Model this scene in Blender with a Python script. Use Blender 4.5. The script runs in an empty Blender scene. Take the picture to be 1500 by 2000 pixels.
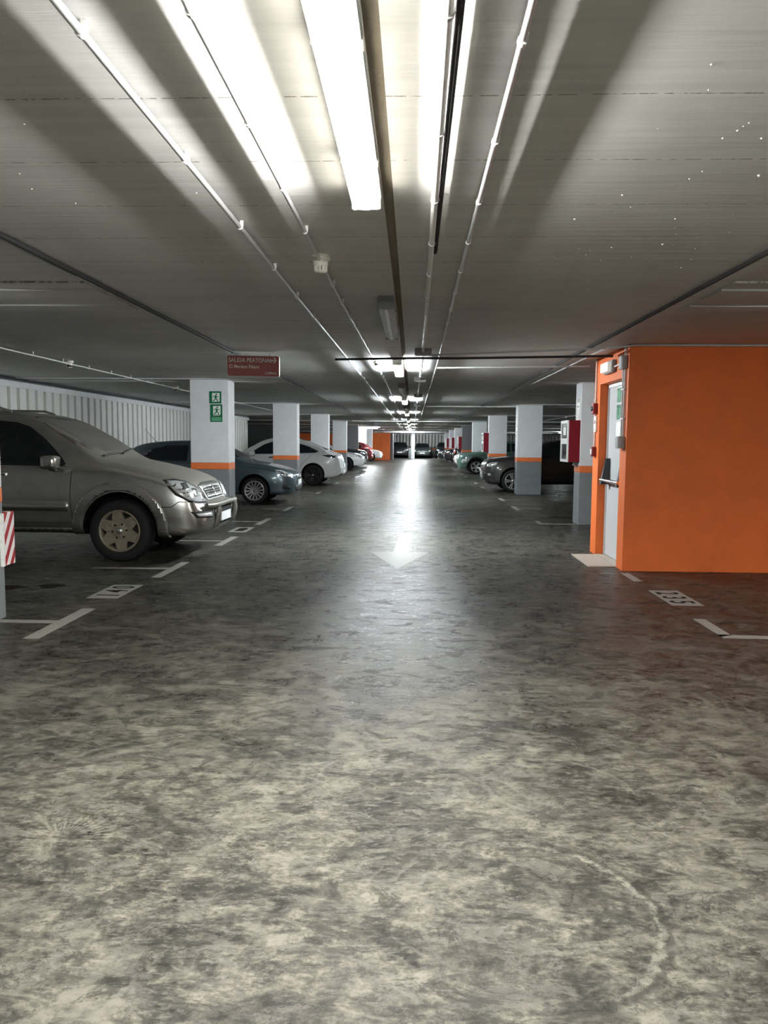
import bpy, bmesh, math, random
from mathutils import Vector, Matrix
from mathutils.bvhtree import BVHTree
from mathutils.geometry import delaunay_2d_cdt
random.seed(7)
S = bpy.context.scene
C = S.collection
PI = math.pi
H = 2.55                      # ceiling height
CAMH = 1.43

# ------------------------------------------------------------------ camera, world, exposure
cam_d = bpy.data.cameras.new('camera')
cam = bpy.data.objects.new('camera', cam_d); C.objects.link(cam)
cam_d.sensor_fit = 'VERTICAL'; cam_d.sensor_height = 36.0; cam_d.lens = 27.0
cam_d.clip_start = 0.05; cam_d.clip_end = 300
cam.matrix_world = (Matrix.Translation((0, 0, CAMH)) @ Matrix.Rotation(math.radians(2.0895), 4, 'Z')
                    @ Matrix.Rotation(math.radians(90 - 5.1214), 4, 'X') @ Matrix.Rotation(math.radians(0.45), 4, 'Z'))
S.camera = cam
W = bpy.data.worlds.new('world'); S.world = W; W.use_nodes = True
W.node_tree.nodes['Background'].inputs[0].default_value = (0.6, 0.7, 0.8, 1)
W.node_tree.nodes['Background'].inputs[1].default_value = 0.0
S.view_settings.view_transform = 'Standard'; S.view_settings.look = 'None'
S.view_settings.gamma = 1; S.view_settings.use_curve_mapping = False
S.view_settings.exposure = 2.78
S.cycles.use_denoising = True
S.cycles.max_bounces = 6; S.cycles.diffuse_bounces = 5; S.cycles.glossy_bounces = 3
S.cycles.caustics_reflective = False; S.cycles.caustics_refractive = False
S.cycles.use_adaptive_sampling = True; S.cycles.adaptive_threshold = 0.06
LAMP_DOWN, LAMP_SIDE = 43.0, 74.0      # aisle tubes
NEAR_DOWN, NEAR_SIDE = 84.0, 3.4       # the nearer, warmer tubes, dim at the sides

# ------------------------------------------------------------------ material helpers
class NT:
    def __init__(s, name):
        s.m = bpy.data.materials.new(name); s.m.use_nodes = True
        s.t = s.m.node_tree; s.b = s.t.nodes['Principled BSDF']; s.o = s.t.nodes['Material Output']
    def n(s, kind, **kw):
        nd = s.t.nodes.new(kind)
        for k, v in kw.items():
            if k in nd.inputs: s.put(nd.inputs[k], v)
            else: setattr(nd, k, v)
        return nd
    def put(s, sock, v):
        if isinstance(v, bpy.types.NodeSocket): s.t.links.new(v, sock)
        else: sock.default_value = v
    def math(s, op, a, b=0.0, c=None):
        nd = s.t.nodes.new('ShaderNodeMath'); nd.operation = op
        s.put(nd.inputs[0], a); s.put(nd.inputs[1], b)
        if c is not None: s.put(nd.inputs[2], c)
        return nd.outputs[0]
    def mix(s, f, a, b, blend='MIX'):
        nd = s.t.nodes.new('ShaderNodeMix'); nd.data_type = 'RGBA'; nd.blend_type = blend
        s.put(nd.inputs[0], f); s.put(nd.inputs[6], a); s.put(nd.inputs[7], b)
        return nd.outputs[2]
    def ramp(s, f, stops):
        nd = s.t.nodes.new('ShaderNodeValToRGB'); e = nd.color_ramp.elements
        while len(e) < len(stops): e.new(0.5)
        for el, (p, c) in zip(e, stops):
            el.position = p; el.color = (c, c, c, 1) if not isinstance(c, tuple) else (*c, 1)
        s.put(nd.inputs[0], f); return nd.outputs[0]
    def coord(s, scale=(1, 1, 1), rot=(0, 0, 0), kind='Object'):
        tc = s.t.nodes.new('ShaderNodeTexCoord'); mp = s.t.nodes.new('ShaderNodeMapping')
        mp.inputs['Scale'].default_value = scale; mp.inputs['Rotation'].default_value = rot
        s.t.links.new(tc.outputs[kind], mp.inputs[0]); return mp.outputs[0]
    def noise(s, vec, scale, detail=4.0, rough=0.55, dist=0.0):
        nd = s.n('ShaderNodeTexNoise', Vector=vec, Scale=scale, Detail=detail, Roughness=rough, Distortion=dist)
        return nd.outputs[0]
    def bump(s, hgt, strength=0.2, dist=0.01, normal=None):
        nd = s.n('ShaderNodeBump', Height=hgt, Strength=strength, Distance=dist)
        if normal is not None: s.put(nd.inputs['Normal'], normal)
        return nd.outputs[0]

def rgb(r, g, b): return (r, g, b, 1.0)
M = {}
def mat(name, col, rough=0.5, metal=0.0, coat=0.0, spec=0.5, grain=0.06, gscale=30.0, bump=0.0):
    t = NT(name)
    v = t.coord()
    n = t.noise(v, gscale, 5.0, 0.6)
    dark = tuple(c * (1 - grain * 2) for c in col); lite = tuple(min(1, c * (1 + grain * 2)) for c in col)
    t.put(t.b.inputs['Base Color'], t.ramp(n, [(0.3, dark), (0.7, lite)]))
    t.put(t.b.inputs['Roughness'], t.math('MULTIPLY_ADD', n, 0.16, rough - 0.08))
    t.b.inputs['Metallic'].default_value = metal
    t.b.inputs['Coat Weight'].default_value = coat
    t.b.inputs['Coat Roughness'].default_value = 0.08
    t.b.inputs['Specular IOR Level'].default_value = spec
    if bump: t.put(t.b.inputs['Normal'], t.bump(n, bump, 0.004))
    M[name] = t.m; return t.m
def emit(name, col, strength):
    t = NT(name)
    t.b.inputs['Base Color'].default_value = rgb(0.85, 0.85, 0.83)
    t.b.inputs['Emission Color'].default_value = rgb(*col)
    t.b.inputs['Emission Strength'].default_value = strength
    t.b.inputs['Roughness'].default_value = 0.4
    M[name] = t.m; return t.m

def build_materials():
    mat('white_paint', (0.74, 0.75, 0.76), 0.6, grain=0.03, gscale=4, bump=0.05)
    mat('grey_paint', (0.20, 0.215, 0.225), 0.55, grain=0.05, gscale=5, bump=0.05)
    mat('stripe_orange', (0.78, 0.19, 0.05), 0.55, grain=0.04, gscale=5)
    mat('wall_orange', (0.72, 0.145, 0.020), 0.62, grain=0.04, gscale=3, bump=0.08)
    mat('dark_wall', (0.16, 0.165, 0.17), 0.7)
    mat('galvanized', (0.62, 0.63, 0.64), 0.38, metal=0.55, grain=0.05)
    mat('pvc_grey', (0.55, 0.55, 0.55), 0.42)
    mat('pvc_white', (0.78, 0.78, 0.76), 0.4)
    mat('cable_dark', (0.045, 0.045, 0.048), 0.8, spec=0.2)
    mat('fixture_grey', (0.26, 0.265, 0.27), 0.45)
    mat('diffuser_off', (0.62, 0.63, 0.64), 0.25)
    mat('plastic_cream', (0.80, 0.79, 0.70), 0.45)
    mat('plastic_black', (0.015, 0.015, 0.017), 0.35)
    mat('plastic_grey', (0.33, 0.33, 0.33), 0.5)
    mat('slot_black', (0.01, 0.01, 0.01), 0.7)
    mat('cladding_white', (0.66, 0.66, 0.62), 0.42, grain=0.04, gscale=2)
    mat('door_grey', (0.52, 0.54, 0.55), 0.4, grain=0.02, gscale=2)
    mat('chrome', (0.8, 0.8, 0.8), 0.16, metal=1.0)
    mat('brushed', (0.55, 0.55, 0.54), 0.32, metal=0.9)
    mat('rubber', (0.012, 0.012, 0.012), 0.75, spec=0.3)
    mat('well_black', (0.006, 0.006, 0.006), 0.9, spec=0.1)
    mat('red_box', (0.20, 0.006, 0.016), 0.42)
    mat('red_sign', (0.30, 0.065, 0.05), 0.5, grain=0.05)
    mat('green_sign', (0.0, 0.14, 0.055), 0.45)
    mat('sign_white', (0.80, 0.82, 0.78), 0.45)
    mat('sign_text', (0.74, 0.68, 0.62), 0.5)
    mat('sign_pale_green', (0.12, 0.36, 0.20), 0.5)
    mat('mat_beige', (0.42, 0.36, 0.30), 0.55, grain=0.05)
    mat('lens_clear', (0.75, 0.78, 0.78), 0.1, metal=0.35)
    mat('lens_red', (0.45, 0.01, 0.01), 0.15)
    mat('lens_amber', (0.7, 0.25, 0.03), 0.2)
    mat('glass_dark', (0.008, 0.011, 0.014), 0.07, coat=0.4, grain=0.0)
    mat('glass_tint', (0.02, 0.027, 0.03), 0.08, coat=0.4, grain=0.0)
    mat('plate_white', (0.75, 0.76, 0.76), 0.4)
    mat('rim_silver', (0.55, 0.55, 0.55), 0.3, metal=0.75)
    mat('rim_dusty', (0.24, 0.205, 0.15), 0.5, metal=0.35, grain=0.12)
    mat('rim_black', (0.02, 0.02, 0.022), 0.35, metal=0.3)
    # car paints
    mat('paint_white', (0.78, 0.79, 0.78), 0.28, coat=0.9, grain=0.0)
    mat('paint_black', (0.012, 0.013, 0.016), 0.25, coat=1.0, grain=0.0)
    mat('paint_teal', (0.085, 0.15, 0.125), 0.3, coat=0.9, grain=0.02)
    mat('paint_brown', (0.042, 0.042, 0.040), 0.3, metal=0.4, coat=0.9, grain=0.02)
    mat('paint_bluegrey', (0.085, 0.125, 0.145), 0.3, metal=0.45, coat=0.9, grain=0.02)
    mat('paint_red', (0.28, 0.012, 0.02), 0.3, coat=0.9, grain=0.0)
    mat('paint_darkgreen', (0.035, 0.045, 0.04), 0.3, metal=0.3, coat=0.8, grain=0.0)
    mat('dusty_glass', (0.115, 0.108, 0.092), 0.7, grain=0.1, gscale=3)
    mat('dusty_glass_side', (0.012, 0.014, 0.017), 0.22, grain=0.15, gscale=6)
    mat('bumper_grey', (0.22, 0.215, 0.19), 0.42, metal=0.5, grain=0.08, gscale=8)
    emit('tube_down_warm', (1.0, 0.975, 0.925), NEAR_DOWN); emit('tube_side_warm', (1.0, 0.94, 0.80), NEAR_SIDE)
    emit('tube_down', (0.90, 0.97, 1.0), LAMP_DOWN); emit('tube_side', (0.90, 0.97, 1.0), LAMP_SIDE)
    emit('emergency_glow', (0.9, 1.0, 0.95), 0.05)

    # dusty silver paint: dust settles on upward faces (a real layer of dirt)
    t = NT('paint_dusty'); v = t.coord()
    n = t.noise(v, 9.0, 6.0, 0.65)
    geo = t.n('ShaderNodeNewGeometry'); sep = t.n('ShaderNodeSeparateXYZ', Vector=geo.outputs['Normal'])
    up = t.math('MULTIPLY_ADD', sep.outputs[2], 1.5, -0.35)
    up = t.math('MAXIMUM', t.math('MINIMUM', t.math('ADD', up, t.math('MULTIPLY_ADD', n, 0.4, -0.2)), 0.92), 0.03)
    t.put(t.b.inputs['Base Color'], t.mix(up, t.ramp(n, [(0.3, (0.36, 0.355, 0.33)), (0.7, (0.46, 0.455, 0.425))]), rgb(0.17, 0.157, 0.132)))
    t.put(t.b.inputs['Metallic'], t.math('MULTIPLY_ADD', up, -0.9, 0.93))
    t.put(t.b.inputs['Roughness'], t.math('MULTIPLY_ADD', up, 0.45, 0.25))
    M['paint_dusty'] = t.m

    # worn floor paint: shows the concrete through scuffs
    for nm, lo in (('line_paint', 0.26), ('line_faint', 0.50), ('arrow_paint', 0.24)):
        t = NT(nm); v = t.coord()
        n = t.math('ADD', t.math('MULTIPLY', t.noise(v, 7.0, 8.0, 0.7), 0.6), t.math('MULTIPLY', t.noise(v, 60.0, 5.0, 0.7), 0.4))
        f = t.ramp(n, [(lo, 0.0), (lo + 0.12, 1.0)])
        t.put(t.b.inputs['Base Color'], t.mix(f, rgb(0.05, 0.047, 0.04), rgb(0.18, 0.176, 0.16) if nm == 'arrow_paint' else rgb(0.27, 0.262, 0.235)))
        t.b.inputs['Roughness'].default_value = 0.42; t.b.inputs['Specular IOR Level'].default_value = 0.11
        t.put(t.b.inputs['Normal'], t.bump(n, 0.25, 0.003)); M[nm] = t.m
    mat('digit_black', (0.02, 0.018, 0.016), 0.95, spec=0.03, grain=0.3, gscale=50)
    # hazard stripes
    t = NT('hazard'); v = t.coord((1, 1, 1))
    sp = t.n('ShaderNodeSeparateXYZ', Vector=v)
    k = t.math('ADD', t.math('MULTIPLY', sp.outputs[1], -1.7), sp.outputs[2])
    fr = t.math('FRACT', t.math('MULTIPLY', k, 5.6)); f = t.math('GREATER_THAN', fr, 0.48)
    t.put(t.b.inputs['Base Color'], t.mix(f, rgb(0.34, 0.01, 0.015), rgb(0.8, 0.76, 0.74))); t.b.inputs['Roughness'].default_value = 0.6
    M['hazard'] = t.m

    # ---- ceiling: board-marked cast concrete
    t = NT('ceiling_concrete'); v = t.coord(); sp = t.n('ShaderNodeSeparateXYZ', Vector=v)
    streak = t.noise(t.coord((0.7, 22, 1)), 1.0, 6.0, 0.62)
    fine = t.noise(t.coord((3, 90, 1)), 1.0, 4.0, 0.6)
    blot = t.noise(v, 1.1, 5.0, 0.6, 0.4)
    yy = t.math('ADD', sp.outputs[1], t.math('MULTIPLY_ADD', t.noise(v, 1.5, 2.0), 0.03, 0.237))
    fr = t.math('FRACT', t.math('DIVIDE', yy, 0.57))
    d = t.math('MULTIPLY', t.math('MINIMUM', fr, t.math('SUBTRACT', 1.0, fr)), 0.57)      # metres to the joint
    joint = t.math('LESS_THAN', d, t.math('MULTIPLY_ADD', t.noise(t.coord((6, 1, 1)), 3.0, 4.0, 0.7), 0.012, -0.0025))
    base = t.ramp(t.math('ADD', t.math('MULTIPLY', streak, 0.45), t.math('MULTIPLY', blot, 0.55)),
                  [(0.3, (0.60, 0.60, 0.593)), (0.5, (0.73, 0.73, 0.72)), (0.7, (0.82, 0.82, 0.805))])
    jn = t.ramp(t.noise(t.coord((9, 1, 1)), 4.0, 3.0), [(0.45, (0.13, 0.12, 0.10)), (0.6, (0.75, 0.73, 0.68))])
    col = t.mix(t.math('MULTIPLY', joint, 0.75), base, jn)
    vo = t.n('ShaderNodeTexVoronoi', Vector=t.coord((5, 7, 1)), Scale=2.4, Randomness=1.0)
    pit = t.math('MULTIPLY', t.math('LESS_THAN', vo.outputs['Distance'], 0.05), t.math('GREATER_THAN', t.noise(v, 1.6, 2.0), 0.53))
    col = t.mix(t.math('MULTIPLY', pit, 0.25), col, rgb(0.35, 0.33, 0.30))
    t.put(t.b.inputs['Base Color'], col); t.b.inputs['Roughness'].default_value = 0.75
    hgt = t.math('ADD', t.math('ADD', t.math('MULTIPLY', streak, 0.8), t.math('MULTIPLY', fine, 0.25)),
                 t.math('ADD', t.math('MULTIPLY', joint, -0.6), t.math('MULTIPLY', pit, -2.2)))
    t.put(t.b.inputs['Normal'], t.bump(hgt, 0.55, 0.007)); M['ceiling_concrete'] = t.m
    t = NT('seam_concrete'); v = t.coord((4, 0.6, 1)); n = t.noise(v, 3.0, 6.0, 0.65); g = t.noise(t.coord(), 60, 4, 0.7)
    t.put(t.b.inputs['Base Color'], t.ramp(t.math('ADD', t.math('MULTIPLY', n, .7), t.math('MULTIPLY', g, .3)), [(0.3, (0.20, 0.165, 0.12)), (0.7, (0.36, 0.32, 0.255))]))
    t.b.inputs['Roughness'].default_value = 0.8; t.put(t.b.inputs['Normal'], t.bump(g, 0.4, 0.004)); M['seam_concrete'] = t.m

    # ---- floor: power-trowelled concrete, slightly paler and rougher near the viewer, smoother along the aisle
    t = NT('floor_concrete'); v = t.coord(); sp = t.n('ShaderNodeSeparateXYZ', Vector=v)
    A = t.noise(v, 2.0, 9.0, 0.66, 0.5); B = t.noise(v, 8.0, 8.0, 0.74, 0.5); D = t.noise(v, 38.0, 6.0, 0.75, 0.3)
    st = t.coord((1.5, 4.2, 1), (0, 0, 0.45)); E = t.noise(st, 6.0, 8.0, 0.75, 0.8)
    h = t.math('ADD', t.math('ADD', t.math('MULTIPLY', A, 0.24), t.math('MULTIPLY', B, 0.30)), t.math('ADD', t.math('MULTIPLY', D, 0.20), t.math('MULTIPLY', E, 0.26)))
    wob = t.n('ShaderNodeTexNoise', Vector=v, Scale=2.2, Detail=5.0)
    vv = t.n('ShaderNodeVectorMath', operation='MULTIPLY_ADD'); t.put(vv.inputs[0], wob.outputs['Color']); vv.inputs[1].default_value = (0.22, 0.22, 0); t.put(vv.inputs[2], v)
    vo = t.n('ShaderNodeTexVoronoi', Vector=vv.outputs[0], Scale=0.95)
    arc = t.math('SINE', t.math('MULTIPLY_ADD', vo.outputs['Distance'], 85.0, t.math('MULTIPLY', D, 5.0)))
    arc = t.math('MULTIPLY', t.ramp(arc, [(0.55, 0.0), (0.95, 1.0)]), t.ramp(t.noise(v, 1.9, 5.0, 0.6, 0.4), [(0.50, 0.0), (0.60, 1.0)]))
    crack = t.n('ShaderNodeTexVoronoi', Vector=vv.outputs[0], Scale=2.6, feature='DISTANCE_TO_EDGE')
    ck = t.math('MULTIPLY', t.ramp(crack.outputs['Distance'], [(0.0, 1.0), (0.02, 0.0)]), t.ramp(t.noise(v, 3.1, 4.0), [(0.52, 0.0), (0.60, 1.0)]))
    col = t.ramp(h, [(0.43, (0.055, 0.052, 0.044)), (0.48, (0.155, 0.147, 0.122)), (0.52, (0.29, 0.275, 0.222)), (0.565, (0.52, 0.495, 0.40))])
    lp = t.ramp(t.noise(t.coord((1, 1.5, 1), (0, 0, .5)), 5.0, 9.0, 0.78, 0.6), [(0.53, 0.0), (0.565, 1.0)])
    col = t.mix(t.math('MULTIPLY', lp, 0.45), col, rgb(0.42, 0.405, 0.345))
    dp = t.ramp(t.noise(t.coord((1, 1.7, 1), (0, 0, -.3)), 3.6, 9.0, 0.78, 0.6), [(0.54, 0.0), (0.575, 1.0)])
    col = t.mix(t.math('MULTIPLY', dp, 0.62), col, rgb(0.075, 0.072, 0.062))
    fm = t.noise(v, 1.3, 4.0, 0.6, 0.3)
    fl1 = t.math('MULTIPLY', t.ramp(t.noise(t.coord((1, 2.4, 1), (0, 0, .25)), 19.0, 7.0, 0.75, 0.5), [(0.56, 0.0), (0.60, 1.0)]), t.ramp(fm, [(0.42, 0.0), (0.55, 1.0)]))
    col = t.mix(t.math('MULTIPLY', fl1, 0.55), col, rgb(0.50, 0.48, 0.41))
    fl2 = t.math('MULTIPLY', t.ramp(t.noise(t.coord((1, 2.0, 1), (0, 0, -.3)), 13.0, 7.0, 0.75, 0.6), [(0.55, 0.0), (0.60, 1.0)]), t.ramp(fm, [(0.45, 1.0), (0.60, 0.0)]))
    col = t.mix(t.math('MULTIPLY', fl2, 0.55), col, rgb(0.07, 0.066, 0.056))
    col = t.mix(t.math('MULTIPLY', arc, 0.45), col, rgb(0.48, 0.46, 0.39))
    col = t.mix(t.math('MULTIPLY', ck, 0.35), col, rgb(0.08, 0.075, 0.065))
    # single trowel and tyre marks: broken arcs round a centre, and one fan of scratches
    nz = t.noise(v, 9.0, 8.0, 0.7)
    def mark(cx, cy, r, w, dx, dy):
        x = t.math('SUBTRACT', sp.outputs[0], cx); y = t.math('SUBTRACT', sp.outputs[1], cy)
        d = t.math('SQRT', t.math('ADD', t.math('MULTIPLY', x, x), t.math('MULTIPLY', y, y)))
        e = t.math('ABSOLUTE', t.math('ADD', t.math('SUBTRACT', d, r), t.math('MULTIPLY_ADD', nz, .09, -.045)))
        side = t.math('DIVIDE', t.math('ADD', t.math('MULTIPLY', x, dx), t.math('MULTIPLY', y, dy)), t.math('MAXIMUM', d, .01))
        m = t.n('ShaderNodeMapRange', Value=e, **{'From Min': w, 'From Max': w * .45}).outputs[0]
        return t.math('MULTIPLY', m, t.n('ShaderNodeMapRange', Value=t.math('ADD', side, t.math('MULTIPLY_ADD', D, 1.0, -.5)), **{'From Min': .15, 'From Max': .5}).outputs[0]), x, y, d
    brk = t.ramp(t.math('ADD', t.math('MULTIPLY', D, .6), t.math('MULTIPLY', E, .4)), [(0.42, 0.0), (0.54, 1.0)])
    for cx, cy, r, w, dx, dy, c, a in ((-.72, 2.98, .31, .030, -.95, -.3, (.06, .058, .05), .85), (-.72, 2.98, .16, .035, .9, -.4, (.50, .48, .40), .6), (-1.10, 3.03, .10, .02, -1, 0, (.06, .058, .05), .8),
            (.35, 2.25, .43, .012, .98, .2, (.07, .066, .056), .8), (.35, 2.25, .405, .013, .98, .2, (.56, .54, .45), .75), (.35, 2.46, .25, .014, .9, .4, (.07, .066, .056), .7), (.62, 3.1, .30, .012, .3, .95, (.56, .54, .45), .6), (1.1, 2.95, .22, .012, .5, .85, (.56, .54, .45), .6)):
        m = mark(cx, cy, r, w, dx, dy)[0]; col = t.mix(t.math('MULTIPLY', t.math('MULTIPLY', m, brk), a * .8), col, rgb(*c))
    _, x, y, d = mark(-1.25, 2.60, .12, .1, 0, 1)
    fan = t.math('SINE', t.math('MULTIPLY_ADD', t.math('ARCTAN2', x, y), 41.0, t.math('MULTIPLY', nz, 16.0)))
    fm2 = t.math('MULTIPLY', t.n('ShaderNodeMapRange', Value=t.math('ABSOLUTE', t.math('SUBTRACT', d, .13)), **{'From Min': .075, 'From Max': .03}).outputs[0], t.math('GREATER_THAN', t.math('ADD', y, t.math('MULTIPLY_ADD', nz, .1, -.04)), 0.0))
    col = t.mix(t.math('MULTIPLY', t.math('MULTIPLY', fm2, brk), t.math('MULTIPLY_ADD', fan, .35, .35)), col, rgb(.60, .57, .46))
    near_mask = t.math('ADD', sp.outputs[1], t.math('MULTIPLY_ADD', t.noise(v, 0.8, 6.0, 0.6), 2.4, -1.2))
    near_mask = t.math('SUBTRACT', 1.0, t.n('ShaderNodeMapRange', Value=near_mask, **{'From Min': 2.3, 'From Max': 3.9}, interpolation_type='SMOOTHSTEP').outputs[0])  # mask: full near the viewer, gone farther down the aisle
    k = t.math('MULTIPLY_ADD', near_mask, 0.01, 0.215)
    dim = t.n('ShaderNodeVectorMath', operation='SCALE'); t.put(dim.inputs[0], col); t.put(dim.inputs['Scale'], k)
    t.put(t.b.inputs['Base Color'], dim.outputs[0])
    rg = t.math('ADD', t.ramp(h, [(0.44, 0.26), (0.57, 0.44)]), t.math('MULTIPLY', near_mask, 0.12))
    rg = t.math('ADD', rg, t.math('SUBTRACT', t.math('MULTIPLY', dp, 0.16), t.math('MULTIPLY', lp, 0.05)))
    t.put(t.b.inputs['Roughness'], rg)
    hg = t.math('ADD', t.math('ADD', t.math('MULTIPLY_ADD', A, 1.6, B), t.math('MULTIPLY', D, 0.4)), t.math('ADD', t.math('MULTIPLY', E, 0.6), t.math('MULTIPLY', arc, 0.12)))
    t.put(t.b.inputs['Normal'], t.bump(hg, 0.32, 0.015))
    t.b.inputs['Specular IOR Level'].default_value = 0.11
    M['floor_concrete'] = t.m
build_materials()

# ------------------------------------------------------------------ mesh helpers
def link(name, me, parent=None, loc=None, rotz=None):
    o = bpy.data.objects.new(name, me); C.objects.link(o)
    if parent is not None: o.parent = parent
    if loc is not None: o.location = loc
    if rotz is not None: o.rotation_euler.z = rotz
    return o
class MB:
    """collects geometry for ONE mesh"""
    def __init__(s): s.v = []; s.f = []; s.mi = []; s.smooth = []
    def add(s, vs, fs, mi=0, smooth=False):
        k = len(s.v); s.v += [tuple(p) for p in vs]
        for f in fs: s.f.append([i + k for i in f]); s.mi.append(mi); s.smooth.append(smooth)
        return s
    def box(s, a, b, mi=0, bev=0.0):
        (x0, y0, z0), (x1, y1, z1) = a, b
        if bev <= 0:
            vs = [(x, y, z) for z in (z0, z1) for y in (y0, y1) for x in (x0, x1)]
            return s.add(vs, [(0, 2, 3, 1), (4, 5, 7, 6), (0, 1, 5, 4), (2, 6, 7, 3), (0, 4, 6, 2), (1, 3, 7, 5)], mi)
        bm = bmesh.new(); bmesh.ops.create_cube(bm, size=1)
        for v in bm.verts: v.co = Vector(((x0 + x1) / 2 + v.co.x * (x1 - x0), (y0 + y1) / 2 + v.co.y * (y1 - y0), (z0 + z1) / 2 + v.co.z * (z1 - z0)))
        bmesh.ops.bevel(bm, geom=list(bm.edges), offset=bev, segments=2, affect='EDGES', profile=0.6)
        bm.verts.index_update(); s.add([v.co[:] for v in bm.verts], [[v.index for v in f.verts] for f in bm.faces], mi); bm.free(); return s
    def tube(s, pts, r, n=10, mi=0, cap=True):
        pts = [Vector(p) for p in pts]; rings = []
        rr = r if isinstance(r, (list, tuple)) else [r] * len(pts)
        up = None
        for i, p in enumerate(pts):
            d = (pts[min(i + 1, len(pts) - 1)] - pts[max(i - 1, 0)]).normalized()
            if up is None: up = d.orthogonal().normalized()
            up = (up - d * up.dot(d)).normalized(); si = d.cross(up)
            rings.append([p + (up * math.cos(a) + si * math.sin(a)) * rr[i] for a in [2 * PI * k / n for k in range(n)]])
        vs = [q for R in rings for q in R]; fs = []
        for i in range(len(pts) - 1):
            for k in range(n): fs.append((i * n + k, i * n + (k + 1) % n, (i + 1) * n + (k + 1) % n, (i + 1) * n + k))
        s.add(vs, fs, mi, True)
        if cap:
            s.add(rings[0], [list(range(n))[::-1]], mi); s.add(rings[-1], [list(range(n))], mi)
        return s
    def lathe(s, prof, axis='Z', n=32, mi=0, o=(0, 0, 0), smooth=True):
        vs, fs = [], []
        for (r, h) in prof:
            for k in range(n):
                a = 2 * PI * k / n; c, d = r * math.cos(a), r * math.sin(a)
                p = {'Z': (c, d, h), 'Y': (d, h, c), 'X': (h, c, d)}[axis]
                vs.append((p[0] + o[0], p[1] + o[1], p[2] + o[2]))
        for i in range(len(prof) - 1):
            for k in range(n): fs.append((i * n + k, i * n + (k + 1) % n, (i + 1) * n + (k + 1) % n, (i + 1) * n + k))
        return s.add(vs, fs, mi, smooth)
    def prism(s, poly, fn, d0, d1, mi=0):
        """2-D outline poly pushed from depth d0 to d1; fn(u,v,d)->xyz"""
        n = len(poly)
        vs = [fn(u, v, d0) for u, v in poly] + [fn(u, v, d1) for u, v in poly]
        fs = [list(range(n))[::-1], [n + i for i in range(n)]] + [(i, (i + 1) % n, n + (i + 1) % n, n + i) for i in range(n)]
        return s.add(vs, fs, mi)
    def mesh(s, name, mats):
        me = bpy.data.meshes.new(name); me.from_pydata(s.v, [], s.f)
        for m in (mats if isinstance(mats, (list, tuple)) else [mats]): me.materials.append(M[m] if isinstance(m, str) else m)
        me.polygons.foreach_set('material_index', s.mi); me.polygons.foreach_set('use_smooth', s.smooth)
        bm = bmesh.new(); bm.from_mesh(me); bmesh.ops.recalc_face_normals(bm, faces=list(bm.faces)); bm.to_mesh(me); bm.free()
        me.update(); return me
    def obj(s, name, mats, parent=None, loc=None, rotz=None): return link(name, s.mesh(name, mats), parent, loc, rotz)
def tag(o, label, cat=None, group=None, kind=None):
    if label: o['label'] = label
    if cat: o['category'] = cat
    if group: o['group'] = group
    if kind: o['kind'] = kind
    return o
def thing(name, label, cat, loc=(0, 0, 0), rotz=0.0, group=None):
    o = bpy.data.objects.new(name, None); C.objects.link(o); o.empty_display_size = 0.1
    o.location = loc; o.rotation_euler.z = rotz
    return tag(o, label, cat, group)
def structure(o): o['kind'] = 'structure'; return o
def text_mesh(txt, size, mats, thick=0.002, align='LEFT', sx=1.0, bold=0.0):
    cu = bpy.data.curves.new('txt', 'FONT'); cu.body = txt; cu.size = size; cu.extrude = thick; cu.align_x = align; cu.offset = bold
    ob = bpy.data.objects.new('txt', cu); C.objects.link(ob)
    dg = bpy.context.evaluated_depsgraph_get()
    me = bpy.data.meshes.new_from_object(ob.evaluated_get(dg)); bpy.data.objects.remove(ob); bpy.data.curves.remove(cu)
    me.materials.clear(); me.materials.append(M[mats])
    for v in me.vertices: v.co.x *= sx
    me.name = 'lettering'; return me

# ------------------------------------------------------------------ the setting
XL, XR, Y0, Y1 = -7.1, 20.0, -12.0, 79.5
floor = structure(MB().box((-14, Y0, -0.3), (XR, Y1, 0.0)).obj('floor', 'floor_concrete'))
ce = MB()
ce.box((-14, Y0, H), (-0.148, Y1, H + .3)); ce.box((-0.100, Y0, H), (XR, Y1, H + .3))
ce.box((-0.148, Y0, H + .022), (-0.100, Y1, H + .3), 1)
ceiling = structure(ce.obj('ceiling', ['ceiling_concrete', 'seam_concrete']))
for k in range(-1, 9):                     # shallow board-marked band on each pillar row
    y = 5.45 + 8.2 * k
    for j, (x0, x1) in enumerate(((-13.9, -2.32), (2.18, XR - .1))):
        b = MB()
        for i in range(5): b.box((x0, y + i * .21, H - .012 - .006 * ((i * 2 + k) % 3)), (x1, y + i * .21 + .2, H + .01))
        structure(b.obj('trim_%d' % (2 * k + j + 5), 'ceiling_concrete'))
structure(MB().box((-14, Y0 - .3, 0), (XR, Y0, H)).obj('wall_back', 'white_paint'))
structure(MB().box((XR, Y0, 0), (XR + .3, Y1, H)).obj('wall_right', 'white_paint'))

dr = MB(); rd = random.Random(3)
for i in range(150):                       # hardened drips of cement slurry under the slab
    x = rd.uniform(.75, 2.9) if i < 120 else rd.uniform(-2.2, -.6); y = rd.uniform(2.0, 5.2); q = rd.uniform(.0018, .0042) * (1.7 if rd.random() < .1 else 1)
    dr.lathe([(q * 1.3, 0), (q, -q * .6), (q * .5, -q * 1.1), (0, -q * 1.3)], 'Z', 7, o=(x, y, H))
tag(dr.obj('drips', 'ceiling_concrete', ceiling), 'hardened drips on the ceiling', kind='stuff')

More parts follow.
